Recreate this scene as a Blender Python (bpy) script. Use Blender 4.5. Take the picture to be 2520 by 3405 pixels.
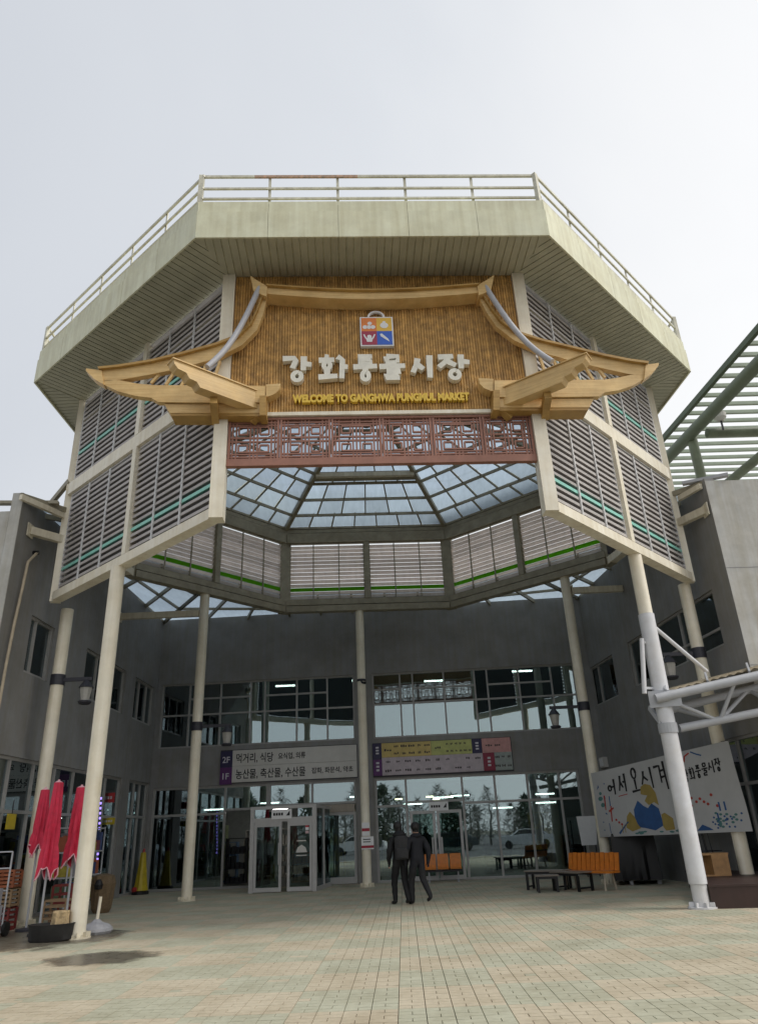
import bpy, math, random
import numpy as np
from mathutils import Vector, Matrix

random.seed(7)
S = bpy.context.scene
for o in list(bpy.data.objects): bpy.data.objects.remove(o)

# ---------------------------------------------------------------- camera
FPX, PITCH, ROLL, EYE = 2410.442, 0.417030, 0.042271, 1.55      # focal length in photo pixels, radians, metres
cp, sp, cr, sr = math.cos(PITCH), math.sin(PITCH), math.cos(ROLL), math.sin(ROLL)
r0 = Vector((1, 0, 0)); u0 = Vector((0, -sp, cp)); fw = Vector((0, cp, sp))
rv = r0*cr - u0*sr; uv = u0*cr + r0*sr
cam = bpy.data.objects.new('camera', bpy.data.cameras.new('camera'))
S.collection.objects.link(cam)
M = Matrix((rv, uv, -fw)).transposed().to_4x4(); M.translation = (0, 0, EYE)
cam.matrix_world = M
cam.data.sensor_fit = 'VERTICAL'; cam.data.sensor_height = 36; cam.data.sensor_width = 36
cam.data.lens = FPX/3405*36
cam.data.clip_end = 5000
S.camera = cam

# ---------------------------------------------------------------- world: overcast sky
SUN_EL, SUN_AZ = math.radians(50), math.radians(108)             # azimuth from +Y towards +X
w = bpy.data.worlds.new('World'); S.world = w; w.use_nodes = True
nt = w.node_tree; nt.nodes.clear()
sky = nt.nodes.new('ShaderNodeTexSky'); sky.sky_type = 'NISHITA'; sky.sun_disc = False
sky.sun_elevation = SUN_EL; sky.sun_rotation = SUN_AZ; sky.dust_density = 4; sky.air_density = 1.2
b1 = nt.nodes.new('ShaderNodeBackground'); b1.inputs[1].default_value = 0.09
nt.links.new(sky.outputs[0], b1.inputs[0])
tc = nt.nodes.new('ShaderNodeTexCoord')
no = nt.nodes.new('ShaderNodeTexNoise'); no.inputs['Scale'].default_value = 1.6; no.inputs['Detail'].default_value = 5
no.inputs['Roughness'].default_value = 0.5; no.inputs['Distortion'].default_value = 0.4
nt.links.new(tc.outputs['Generated'], no.inputs['Vector'])
# cloud deck: brighter towards the veiled sun
vd = nt.nodes.new('ShaderNodeVectorMath'); vd.operation = 'DOT_PRODUCT'
nt.links.new(tc.outputs['Generated'], vd.inputs[0])
vd.inputs[1].default_value = (.78, -.12, -.35)      # paler towards the sun's side and towards the hazy horizon
ma = nt.nodes.new('ShaderNodeMath'); ma.operation = 'MULTIPLY_ADD'; ma.inputs[1].default_value = 0.5; ma.inputs[2].default_value = -0.25
nt.links.new(no.outputs['Fac'], ma.inputs[0])
ad = nt.nodes.new('ShaderNodeMath'); ad.operation = 'ADD'
nt.links.new(vd.outputs['Value'], ad.inputs[0]); nt.links.new(ma.outputs[0], ad.inputs[1])
hf = nt.nodes.new('ShaderNodeMath'); hf.operation = 'MULTIPLY_ADD'; hf.inputs[1].default_value = 0.5; hf.inputs[2].default_value = 0.5
nt.links.new(ad.outputs[0], hf.inputs[0])
cr_ = nt.nodes.new('ShaderNodeValToRGB')
cr_.color_ramp.elements[0].position = 0.16; cr_.color_ramp.elements[0].color = (0.278, 0.291, 0.312, 1)
cr_.color_ramp.elements[1].position = 0.95; cr_.color_ramp.elements[1].color = (0.62, 0.612, 0.60, 1)
e = cr_.color_ramp.elements.new(0.33); e.color = (0.32, 0.332, 0.349, 1)
e = cr_.color_ramp.elements.new(0.52); e.color = (0.405, 0.408, 0.412, 1)
nt.links.new(hf.outputs[0], cr_.inputs[0])
b2 = nt.nodes.new('ShaderNodeBackground'); b2.inputs[1].default_value = 1.6
nt.links.new(cr_.outputs[0], b2.inputs[0])
mx = nt.nodes.new('ShaderNodeMixShader'); mx.inputs[0].default_value = 0.93
nt.links.new(b1.outputs[0], mx.inputs[1]); nt.links.new(b2.outputs[0], mx.inputs[2])
wo = nt.nodes.new('ShaderNodeOutputWorld'); nt.links.new(mx.outputs[0], wo.inputs[0])
sl = bpy.data.lights.new('sun', 'SUN'); sl.energy = 1.3; sl.angle = math.radians(20); sl.color = (1, .96, .9)
so = bpy.data.objects.new('sun', sl); S.collection.objects.link(so)
sd = Vector((math.sin(SUN_AZ)*math.cos(SUN_EL), math.cos(SUN_AZ)*math.cos(SUN_EL), math.sin(SUN_EL)))
so.rotation_euler = (-sd).to_track_quat('-Z', 'Y').to_euler(); so.location = sd*60
vs = S.view_settings; vs.view_transform = 'Standard'; vs.look = 'None'; vs.exposure = 0.6; vs.gamma = 1
S.render.engine = 'CYCLES'

# ---------------------------------------------------------------- photo pixel helpers (pixels of a 1652 x 2232 copy)
def ray(x, y):
    X0, Y0 = x*1.5254-1260, y*1.5254-1702.5
    X = X0*cr - Y0*sr; Y = X0*sr + Y0*cr
    return (Vector((1, 0, 0))*(X/FPX) + u0*(-Y/FPX) + fw)
CAMP = Vector((0, 0, EYE))
def onz(x, y, z=0.0):
    r = ray(x, y); return CAMP + r*((z-EYE)/r.z)
def ony(x, y, Y):
    r = ray(x, y); return CAMP + r*(Y/r.y)

class Fr:
    """upright frame: u along P0->P1, z up, d out of the face (n)"""
    def __init__(s, P0, P1, flip=False):
        s.o = Vector((P0[0], P0[1], 0)); e = Vector((P1[0], P1[1], 0)); s.len = (e-s.o).length
        s.u = (e-s.o).normalized(); s.n = Vector((s.u.y, -s.u.x, 0))
        if flip: s.n = -s.n
    def P(s, u, z, d=0.0): return s.o + s.u*u + s.n*d + Vector((0, 0, z))
    def px(s, x, y, d=0.0):
        r = ray(x, y); o = s.o + s.n*d
        t = (o-CAMP).dot(s.n)/r.dot(s.n); p = CAMP + r*t
        return (p-o).dot(s.u), p.z

# ---------------------------------------------------------------- mesh helpers
COL = S.collection
def worldloc(o):
    l = Vector((0, 0, 0))
    while o is not None: l = l + Vector(o.location); o = o.parent
    return l
class MB:
    def __init__(s): s.v = []; s.f = []; s.m = []; s.cur = 0
    def add(s, vs_, fs):
        b = len(s.v); s.v += [tuple(p) for p in vs_]
        for q in fs: s.f.append(tuple(b+i for i in q)); s.m.append(s.cur)
        return s
    def mat(s, i): s.cur = i; return s
    def hexa(s, p):
        return s.add(p, [(0, 3, 2, 1), (4, 5, 6, 7), (0, 1, 5, 4), (1, 2, 6, 5), (2, 3, 7, 6), (3, 0, 4, 7)])
    def box(s, x0, x1, y0, y1, z0, z1):
        return s.hexa([(x0, y0, z0), (x1, y0, z0), (x1, y1, z0), (x0, y1, z0), (x0, y0, z1), (x1, y0, z1), (x1, y1, z1), (x0, y1, z1)])
    def fbox(s, F, ua, ub, za, zb, da, db):
        P = F.P
        return s.hexa([P(ua, za, db), P(ub, za, db), P(ub, za, da), P(ua, za, da), P(ua, zb, db), P(ub, zb, db), P(ub, zb, da), P(ua, zb, da)])
    def bar(s, a, b, wd, ht, up=(0, 0, 1)):
        a, b = Vector(a), Vector(b); t = (b-a).normalized(); up = Vector(up)
        x = t.cross(up)
        if x.length < 1e-4: x = t.cross(Vector((0, 1, 0)))
        x.normalize(); z = x.cross(t)
        x = x*wd/2; z = z*ht/2
        return s.hexa([a-x-z, b-x-z, b+x-z, a+x-z, a-x+z, b-x+z, b+x+z, a+x+z])
    def tube(s, pts, r, n=10, caps=True):
        pts = [Vector(p) for p in pts]; k = len(pts); rs = r if isinstance(r, (list, tuple)) else [r]*k
        rings = []
        for i, p in enumerate(pts):
            t = (pts[min(i+1, k-1)]-pts[max(i-1, 0)]).normalized()
            a = t.cross(Vector((0, 0, 1)))
            if a.length < 1e-3: a = Vector((1, 0, 0))
            a.normalize(); b = t.cross(a)
            rings.append([p + (a*math.cos(2*math.pi*j/n) + b*math.sin(2*math.pi*j/n))*rs[i] for j in range(n)])
        vs_ = [q for R in rings for q in R]; fs = []
        for i in range(k-1):
            for j in range(n):
                j2 = (j+1) % n
                fs.append((i*n+j, i*n+j2, (i+1)*n+j2, (i+1)*n+j))
        if caps: fs.append(tuple(range(n-1, -1, -1))); fs.append(tuple((k-1)*n+j for j in range(n)))
        return s.add(vs_, fs)
    def lathe(s, c, prof, n=16, wob=None):
        c = Vector(c); vs_ = []; fs = []; k = len(prof)
        for i, (r, z) in enumerate(prof):
            for j in range(n):
                a = 2*math.pi*j/n; rr = r*(wob(i, j) if wob else 1)
                vs_.append(c+Vector((rr*math.cos(a), rr*math.sin(a), z)))
        for i in range(k-1):
            for j in range(n):
                j2 = (j+1) % n; fs.append((i*n+j, i*n+j2, (i+1)*n+j2, (i+1)*n+j))
        fs.append(tuple(range(n-1, -1, -1))); fs.append(tuple((k-1)*n+j for j in range(n)))
        return s.add(vs_, fs)
    def fpoly(s, F, pts, da, db):
        """polygon (u,z) in a frame, extruded from d=da to d=db (db nearer the viewer)"""
        n = len(pts); A = [F.P(u, z, db) for u, z in pts]; B = [F.P(u, z, da) for u, z in pts]
        fs = [tuple(range(n)), tuple(range(2*n-1, n-1, -1))]
        for i in range(n): j = (i+1) % n; fs.append((i, i+n, j+n, j))
        return s.add(A+B, fs)
    def ribbon(s, F, pts, wds, da, db):
        """stroke of changing width along (u,z) points"""
        n = len(pts); L = []; R = []
        if not isinstance(wds, (list, tuple)): wds = [wds]*n
        for i, (u, z) in enumerate(pts):
            a = pts[max(i-1, 0)]; b = pts[min(i+1, n-1)]
            tx, tz = b[0]-a[0], b[1]-a[1]; l = math.hypot(tx, tz) or 1
            nx, nz = -tz/l*wds[i]/2, tx/l*wds[i]/2
            L.append((u+nx, z+nz)); R.append((u-nx, z-nz))
        vs_ = [F.P(u, z, db) for u, z in L] + [F.P(u, z, db) for u, z in R] + [F.P(u, z, da) for u, z in L] + [F.P(u, z, da) for u, z in R]
        fs = []
        for i in range(n-1):
            fs += [(i, n+i, n+i+1, i+1), (2*n+i, 2*n+i+1, 3*n+i+1, 3*n+i), (i, i+1, 2*n+i+1, 2*n+i), (n+i, 3*n+i, 3*n+i+1, n+i+1)]
        fs += [(0, 2*n, 3*n, n), (n-1, 2*n-1, 4*n-1, 3*n-1)]
        return s.add(vs_, fs)
    def build(s, name, mats, parent=None, smooth=False, origin=None):
        me = bpy.data.meshes.new(name)
        base = worldloc(parent) if parent is not None else Vector((0, 0, 0))
        og = Vector(origin) if origin is not None else base
        me.from_pydata([(p[0]-og[0], p[1]-og[1], p[2]-og[2]) for p in s.v], [], s.f)
        if not isinstance(mats, (list, tuple)): mats = [mats]
        for m in mats: me.materials.append(m)
        if len(mats) > 1: me.polygons.foreach_set('material_index', s.m)
        me.validate()
        import bmesh
        bm = bmesh.new(); bm.from_mesh(me); bmesh.ops.recalc_face_normals(bm, faces=bm.faces); bm.to_mesh(me); bm.free()
        if smooth:
            me.polygons.foreach_set('use_smooth', [True]*len(me.polygons)); 
            me.set_sharp_from_angle(angle=math.radians(40))
        o = bpy.data.objects.new(name, me); COL.objects.link(o)
        if parent is not None: o.parent = parent
        o.location = og-base
        if name in ('print', 'lettering', 'marking', 'led', 'icon'): o['kind'] = 'stuff'      # marks too small to pick apart
        return o
def tag(o, label, cat, group=None, kind=None):
    o['label'] = label
    if cat: o['category'] = cat
    if group: o['group'] = group
    if kind: o['kind'] = kind
    return o
def thing(name, label, cat, loc=(0, 0, 0), group=None):
    o = bpy.data.objects.new(name, None); COL.objects.link(o); o.location = loc; o.empty_display_size = .2
    return tag(o, label, cat, group)
def sub(name, parent):
    """a part that itself only parents pieces"""
    o = bpy.data.objects.new(name, None); COL.objects.link(o); o.parent = parent; o.empty_display_size = .1
    return o
def dup(o, off, parent=None):
    c = o.copy(); COL.objects.link(c); c.parent = parent if parent is not None else o.parent
    c.location = Vector(o.location)+Vector(off)
    return c
def copy_tree(o, off, label=None):
    c = o.copy(); COL.objects.link(c); c.location = Vector(o.location)+Vector(off)
    if label: c['label'] = label
    for ch in o.children:
        k = ch.copy(); COL.objects.link(k); k.parent = c
        for g in ch.children:
            q = g.copy(); COL.objects.link(q); q.parent = k
    return c

# ---------------------------------------------------------------- materials
def lin(c):
    return tuple((x/255/12.92 if x/255 <= .04045 else ((x/255+.055)/1.055)**2.4) for x in c)
def mat(name, col, rough=.6, var=.12, scale=6., bump=.0, bscale=60., metal=0., streak=0., rand=0., spec=.5, col2=None, dirt=0., grain=0., speck=0.):
    m = bpy.data.materials.new(name); m.use_nodes = True; t = m.node_tree; N = t.nodes; L = t.links
    p = N['Principled BSDF']; p.inputs['Roughness'].default_value = rough; p.inputs['Metallic'].default_value = metal
    p.inputs['Specular IOR Level'].default_value = spec
    tc = N.new('ShaderNodeTexCoord'); geo = N.new('ShaderNodeNewGeometry')
    n1 = N.new('ShaderNodeTexNoise'); n1.inputs['Scale'].default_value = scale; n1.inputs['Detail'].default_value = 6; n1.inputs['Roughness'].default_value = .62
    L.new(geo.outputs['Position'], n1.inputs['Vector'])
    c1 = [max(0, x*(1-var*1.6)) for x in col]; c2 = [min(1, x*(1+var)) for x in (col2 or col)]
    r = N.new('ShaderNodeValToRGB'); r.color_ramp.elements[0].position = .28; r.color_ramp.elements[1].position = .72
    r.color_ramp.elements[0].color = (*c1, 1); r.color_ramp.elements[1].color = (*c2, 1)
    L.new(n1.outputs['Fac'], r.inputs[0]); out = r.outputs[0]
    if streak:
        mp = N.new('ShaderNodeMapping'); mp.inputs['Scale'].default_value = (9, 9, .35)
        L.new(geo.outputs['Position'], mp.inputs[0])
        n2 = N.new('ShaderNodeTexNoise'); n2.inputs['Scale'].default_value = 1; n2.inputs['Detail'].default_value = 5
        L.new(mp.outputs[0], n2.inputs['Vector'])
        r2 = N.new('ShaderNodeValToRGB'); r2.color_ramp.elements[0].position = .3; r2.color_ramp.elements[1].position = .62
        k = 1-streak; r2.color_ramp.elements[0].color = (k, k*.97, k*.9, 1); r2.color_ramp.elements[1].color = (1, 1, 1, 1)
        L.new(n2.outputs['Fac'], r2.inputs[0])
        mm = N.new('ShaderNodeMixRGB'); mm.blend_type = 'MULTIPLY'; mm.inputs[0].default_value = 1
        L.new(out, mm.inputs[1]); L.new(r2.outputs[0], mm.inputs[2]); out = mm.outputs[0]
    if dirt:
        n3 = N.new('ShaderNodeTexNoise'); n3.inputs['Scale'].default_value = 1.1; n3.inputs['Detail'].default_value = 8; n3.inputs['Roughness'].default_value = .7
        L.new(geo.outputs['Position'], n3.inputs['Vector'])
        r3 = N.new('ShaderNodeValToRGB'); r3.color_ramp.elements[0].position = .36; r3.color_ramp.elements[1].position = .6
        k = 1-dirt; r3.color_ramp.elements[0].color = (k, k*.97, k*.92, 1); r3.color_ramp.elements[1].color = (1, 1, 1, 1)
        L.new(n3.outputs['Fac'], r3.inputs[0])
        mm = N.new('ShaderNodeMixRGB'); mm.blend_type = 'MULTIPLY'; mm.inputs[0].default_value = 1
        L.new(out, mm.inputs[1]); L.new(r3.outputs[0], mm.inputs[2]); out = mm.outputs[0]
    if grain:
        mp = N.new('ShaderNodeMapping'); mp.inputs['Scale'].default_value = (1.3, 1.3, 26)
        L.new(geo.outputs['Position'], mp.inputs[0])
        n4 = N.new('ShaderNodeTexNoise'); n4.inputs['Scale'].default_value = 1; n4.inputs['Detail'].default_value = 6; n4.inputs['Distortion'].default_value = .6
        L.new(mp.outputs[0], n4.inputs['Vector'])
        r4 = N.new('ShaderNodeValToRGB'); r4.color_ramp.elements[0].position = .34; r4.color_ramp.elements[1].position = .6
        k = 1-grain; r4.color_ramp.elements[0].color = (k, k*.93, k*.82, 1); r4.color_ramp.elements[1].color = (1, 1, 1, 1)
        L.new(n4.outputs['Fac'], r4.inputs[0])
        mm = N.new('ShaderNodeMixRGB'); mm.blend_type = 'MULTIPLY'; mm.inputs[0].default_value = 1
        L.new(out, mm.inputs[1]); L.new(r4.outputs[0], mm.inputs[2]); out = mm.outputs[0]
    if speck:
        n5 = N.new('ShaderNodeTexNoise'); n5.inputs['Scale'].default_value = 7; n5.inputs['Detail'].default_value = 7; n5.inputs['Roughness'].default_value = .75
        L.new(geo.outputs['Position'], n5.inputs['Vector'])
        r5 = N.new('ShaderNodeValToRGB'); r5.color_ramp.elements[0].position = .655; r5.color_ramp.elements[1].position = .70
        k = 1-speck; r5.color_ramp.elements[0].color = (1, 1, 1, 1); r5.color_ramp.elements[1].color = (k, k*.86, k*.7, 1)
        L.new(n5.outputs['Fac'], r5.inputs[0])
        mm = N.new('ShaderNodeMixRGB'); mm.blend_type = 'MULTIPLY'; mm.inputs[0].default_value = 1
        L.new(out, mm.inputs[1]); L.new(r5.outputs[0], mm.inputs[2]); out = mm.outputs[0]
    if rand:
        oi = N.new('ShaderNodeObjectInfo'); hs = N.new('ShaderNodeMapRange')
        hs.inputs[3].default_value = 1-rand; hs.inputs[4].default_value = 1+rand*.6
        L.new(oi.outputs['Random'], hs.inputs[0])
        mm = N.new('ShaderNodeMixRGB'); mm.blend_type = 'MULTIPLY'; mm.inputs[0].default_value = 1
        L.new(out, mm.inputs[1]); L.new(hs.outputs[0], mm.inputs[2]); out = mm.outputs[0]
    L.new(out, p.inputs['Base Color'])
    rr = N.new('ShaderNodeMapRange'); rr.inputs[3].default_value = max(.02, rough-.12); rr.inputs[4].default_value = min(1, rough+.12)
    L.new(n1.outputs['Fac'], rr.inputs[0]); L.new(rr.outputs[0], p.inputs['Roughness'])
    if bump:
        nb = N.new('ShaderNodeTexNoise'); nb.inputs['Scale'].default_value = bscale; nb.inputs['Detail'].default_value = 4
        L.new(geo.outputs['Position'], nb.inputs['Vector'])
        b = N.new('ShaderNodeBump'); b.inputs['Strength'].default_value = bump; b.inputs['Distance'].default_value = .01
        L.new(nb.outputs['Fac'], b.inputs['Height']); L.new(b.outputs[0], p.inputs['Normal'])
    return m
def glass(name, tint=(.75, .9, .85), refl=1.0, ior=1.75):
    m = bpy.data.materials.new(name); m.use_nodes = True; t = m.node_tree; N = t.nodes; L = t.links; N.clear()
    o = N.new('ShaderNodeOutputMaterial'); mxs = N.new('ShaderNodeMixShader'); tr = N.new('ShaderNodeBsdfTransparent'); gl = N.new('ShaderNodeBsdfGlossy')
    tr.inputs[0].default_value = (*tint, 1); gl.inputs['Roughness'].default_value = .012; gl.inputs['Color'].default_value = (.80*refl, .93*refl, .97*refl, 1)
    fr = N.new('ShaderNodeFresnel'); fr.inputs[0].default_value = ior
    geo = N.new('ShaderNodeNewGeometry'); nb = N.new('ShaderNodeTexNoise'); nb.inputs['Scale'].default_value = .9; nb.inputs['Detail'].default_value = 2
    L.new(geo.outputs['Position'], nb.inputs['Vector'])
    b = N.new('ShaderNodeBump'); b.inputs['Strength'].default_value = .03; b.inputs['Distance'].default_value = .05
    L.new(nb.outputs['Fac'], b.inputs['Height']); L.new(b.outputs[0], gl.inputs['Normal'])
    L.new(fr.outputs[0], mxs.inputs[0]); L.new(tr.outputs[0], mxs.inputs[1]); L.new(gl.outputs[0], mxs.inputs[2]); L.new(mxs.outputs[0], o.inputs[0])
    return m
def sheet(name, col, trans, dcol=(.25, .28, .3)):
    """ribbed translucent roofing sheet"""
    m = bpy.data.materials.new(name); m.use_nodes = True; t = m.node_tree; N = t.nodes; L = t.links; N.clear()
    o = N.new('ShaderNodeOutputMaterial'); tl = N.new('ShaderNodeBsdfTranslucent'); df = N.new('ShaderNodeBsdfDiffuse')
    geo = N.new('ShaderNodeNewGeometry'); no = N.new('ShaderNodeTexNoise'); no.inputs['Scale'].default_value = 2.2; no.inputs['Detail'].default_value = 6
    mp = N.new('ShaderNodeMapping'); mp.inputs['Scale'].default_value = (3.5, .8, 1); L.new(geo.outputs['Position'], mp.inputs[0]); L.new(mp.outputs[0], no.inputs['Vector'])
    rp = N.new('ShaderNodeValToRGB'); rp.color_ramp.elements[0].position = .3; rp.color_ramp.elements[1].position = .7
    rp.color_ramp.elements[0].color = (*[c*.84 for c in col], 1); rp.color_ramp.elements[1].color = (*col, 1)
    oi = N.new('ShaderNodeObjectInfo'); mr = N.new('ShaderNodeMapRange'); mr.inputs[3].default_value = .82; mr.inputs[4].default_value = 1.08
    L.new(oi.outputs['Random'], mr.inputs[0]); mu = N.new('ShaderNodeMixRGB'); mu.blend_type = 'MULTIPLY'; mu.inputs[0].default_value = 1
    L.new(no.outputs['Fac'], rp.inputs[0]); L.new(rp.outputs[0], mu.inputs[1]); L.new(mr.outputs[0], mu.inputs[2])
    L.new(mu.outputs[0], tl.inputs[0]); df.inputs[0].default_value = (*dcol, 1)
    tr = N.new('ShaderNodeBsdfTransparent'); tr.inputs[0].default_value = (.82, .9, 1, 1)
    a = N.new('ShaderNodeMixShader'); a.inputs[0].default_value = .12 if dcol[0] == .25 else .45; L.new(tl.outputs[0], a.inputs[1]); L.new(df.outputs[0], a.inputs[2])
    c = N.new('ShaderNodeMixShader'); c.inputs[0].default_value = trans; L.new(a.outputs[0], c.inputs[1]); L.new(tr.outputs[0], c.inputs[2]); L.new(c.outputs[0], o.inputs[0])
    return m
def emit(name, col, st):
    m = bpy.data.materials.new(name); m.use_nodes = True; p = m.node_tree.nodes['Principled BSDF']
    p.inputs['Base Color'].default_value = (*col, 1); p.inputs['Emission Color'].default_value = (*col, 1); p.inputs['Emission Strength'].default_value = st
    return m
CREAM = mat('cream_paint', (.85, .80, .67), .45, .05, 3, streak=.12, dirt=.1, speck=.3)
CREAMD = mat('cream_beam', (.74, .69, .56), .5, .08, 3, streak=.18, dirt=.1)
FASC = mat('fascia_panel', (.70, .70, .515), .5, .06, 2.5, streak=.16, dirt=.12, rand=.05)
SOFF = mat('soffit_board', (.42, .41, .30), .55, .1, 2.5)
RAIL = mat('rail_paint', (.66, .64, .52), .5, .16, 9, dirt=.3)
RUST = mat('rusty_rail', (.42, .36, .28), .7, .3, 14, col2=(.5, .3, .2))
SLAT = mat('louvre_slat', (.46, .43, .41), .5, .1, 3, rand=.12, metal=.0)
TEAL = mat('teal_slat', (.27, .62, .52), .4, .08, 4)
MULL = mat('louvre_mullion', (.68, .68, .68), .45, .06, 4)
STEEL = mat('brown_steel', (.33, .30, .22), .5, .15, 4, dirt=.15)
WALL = mat('grey_wall', (.262, .262, .262), .85, .1, 1.5, bump=.25, bscale=90, dirt=.08, streak=.06)
CONC = mat('pale_concrete', (.5, .5, .48), .85, .1, 2, bump=.2, bscale=50, dirt=.12, streak=.12)
ALU = mat('window_frame', (.36, .35, .335), .4, .08, 6)
DOORF = mat('door_frame', (.46, .45, .44), .35, .06, 6)
TAN = mat('door_header', (.36, .31, .25), .5, .1, 6)
GLASS = glass('window_glass', (.5, .6, .58), 1.0, 3.3)
GLASSD = glass('door_glass', (.6, .7, .66), .8, 1.7)
POLY = sheet('skylight_sheet', (.38, .47, .56), .08)
SLATI = sheet('pale_louvre_slat', (.93, .87, .83), 0.0, (.8, .75, .71)); GREENS = sheet('green_slat', (.22, .55, .03), 0.0, (.16, .45, .03))
POLY2 = sheet('canopy_sheet', (.42, .52, .60), .12)
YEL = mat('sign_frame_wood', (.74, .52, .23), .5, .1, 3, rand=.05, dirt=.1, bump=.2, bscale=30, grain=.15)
YELD = mat('sign_frame_dark', (.46, .28, .08), .55, .12, 3, grain=.25)
BAM = mat('bamboo', (.47, .26, .075), .55, .24, 7, rand=.2, col2=(.60, .35, .11), streak=.2)
BAMB = mat('sign_backing', (.22, .12, .04), .8)
LATT = mat('lattice_paint', (.32, .15, .105), .55, .12, 5)
LETT = mat('sign_letter', (.80, .77, .66), .5, .08, 6)
LETY = mat('yellow_letter', (.75, .50, .06), .45, .06, 6)
GREY = mat('grey_pipe', (.40, .41, .43), .4, .06, 4)
WHITEG = mat('white_sleeve', (.66, .67, .70), .4, .05, 4, dirt=.08)
GRN = mat('green_steel', (.17, .205, .135), .5, .12, 3, dirt=.2)
DKGRN = mat('dark_green_steel', (.055, .085, .04), .5, .12, 3)
BLACK = mat('black_plastic', (.007, .007, .008), .5, .2, 8)
RUBBER = mat('black_tub', (.02, .019, .018), .75, .3, 9, bump=.3)
DARK = mat('dark_steel', (.03, .03, .04), .5, .2, 8)
WHITE = mat('white_board', (.78, .78, .78), .5, .04, 4)
LGREY = mat('light_grey_board', (.60, .58, .54), .55, .05, 4)
PURPLE = mat('purple_panel', (.10, .02, .13), .5); NAVY = mat('navy_panel', (.022, .018, .07), .5)
ORANGE = mat('orange_seat', (.62, .19, .02), .45, .12, 10)
CABINET = mat('wood_box', (.33, .18, .07), .6, .2, 8)
DECK = mat('stage_wood', (.045, .022, .018), .5, .2, 3, streak=.1)
RED = mat('red_canvas', (.62, .03, .075), .75, .12, 10, bump=.3, bscale=35)
REDT = mat('pink_trim', (.8, .45, .5), .8)
INK = mat('black_ink', (.012, .012, .014), .7)
CLOTHB = mat('banner_cloth', (.46, .46, .455), .85, .05, 2, bump=.15, bscale=5)
TABLE = mat('table_top', (.20, .17, .14), .5, .1, 5)

# ================================================================= SETTING
def ground_mat():
    m = mat('ground_paving', (.30, .28, .235), .85, .12, 2, bump=.3, bscale=80, dirt=.15)
    return m
GB = mat('joint_sand', (.25, .235, .19), .95, .2, 5, bump=.4, bscale=60)
ASPH = mat('asphalt', (.10, .10, .10), .9, .15, 3, bump=.4, bscale=90)
def quad(x0, x1, y0, y1, z): return MB().add([(x0, y0, z), (x1, y0, z), (x1, y1, z), (x0, y1, z)], [(0, 1, 2, 3)])
g = quad(-900, 900, -900, 900, -.03).build('ground', GB); g['kind'] = 'structure'
asp = quad(-120, 120, -160, 4.2, -.006).build('parking_area', ASPH); asp['kind'] = 'structure'

# pavers: 4 x 8 blocks of pinkish and greenish bricks, running bond along y
PK = mat('pink_paver', (.53, .465, .345), .85, .08, 14, rand=.08, bump=.25, bscale=120, dirt=.2)
GNP = mat('green_paver', (.46, .455, .345), .85, .08, 14, rand=.08, bump=.25, bscale=120, dirt=.2)
PW, PL = .262, .131
cell = []
yaw = 0.014
cyaw, syaw = math.cos(yaw), math.sin(yaw)
def inview(x, y):
    return y > 6.6 and abs(x+.3) < 2.6 + y*.42 and -8.9 < x < 8.6
for ci in range(-40, 40):
    for rj in range(44, 225):
        for hx in ((0,) if (rj+ci) % 2 else (-.25, .25)):         # full bricks and pairs of halves alternate
            x = (ci+hx)*PW; y = rj*PL
            X = x*cyaw + y*syaw; Y = -x*syaw + y*cyaw
            if not inview(X, Y) or Y > 28: continue
            bi, bj = math.floor(ci/4), math.floor(rj/8)
            pink = (bi+bj) % 2 == 0
            if random.random() < .02: pink = not pink
            cell.append((X, Y, pink, hx != 0))
cell.sort(key=lambda c: c[1])
def paver_geo(mb, X, Y, dz, half, tx=0, ty=0):
    a, b = (PW/4-.0004 if half else PW/2)-.0013, PL/2-.0012; c_ = .003
    P = []
    for (lx, ly, z) in [(-a, -b, -.025), (a, -b, -.025), (a, b, -.025), (-a, b, -.025), (-a+c_, -b+c_, 0), (a-c_, -b+c_, 0), (a-c_, b-c_, 0), (-a+c_, b-c_, 0)]:
        z2 = z + (dz + tx*lx + ty*ly)
        P.append((X + lx*cyaw + ly*syaw, Y - lx*syaw + ly*cyaw, z2))
    mb.add(P, [(4, 5, 6, 7), (0, 1, 5, 4), (1, 2, 6, 5), (2, 3, 7, 6), (3, 0, 4, 7)])
pro = {}
for (X, Y, pink, half) in cell[:300]:
    k_ = (pink, half)
    if k_ not in pro:
        m1 = MB(); paver_geo(m1, 0, 0, 0, half); o = pro[k_] = m1.build('paver', PK if pink else GNP, g)
    else: o = pro[k_].copy(); COL.objects.link(o)
    o.location = (X, Y, .03+random.uniform(-.0018, .0004))
    o.rotation_euler = (random.uniform(-.006, .006), random.uniform(-.004, .004), 0)
mb = MB()
for (X, Y, pink, half) in cell[300:]:
    mb.mat(0 if pink else 1)
    paver_geo(mb, X, Y, random.uniform(-.0018, .0004), half, random.uniform(-.005, .005), random.uniform(-.006, .006))
pv = mb.build('paving', [PK, GNP], g); pv['kind'] = 'stuff'
# plain paving outside the pavers and under the building
mb = MB()
for (x0, x1, y0, y1) in [(-60, -9.2, 4.2, 60), (9.0, 60, 4.2, 60), (-9.2, 9.0, 28.0, 60), (-9.2, 9.0, 4.2, 6.7)]:
    mb.add([(x0, y0, -.004), (x1, y0, -.004), (x1, y1, -.004), (x0, y1, -.004)], [(0, 1, 2, 3)])
pp = mb.build('pavement', ground_mat()); pp['kind'] = 'structure'

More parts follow.
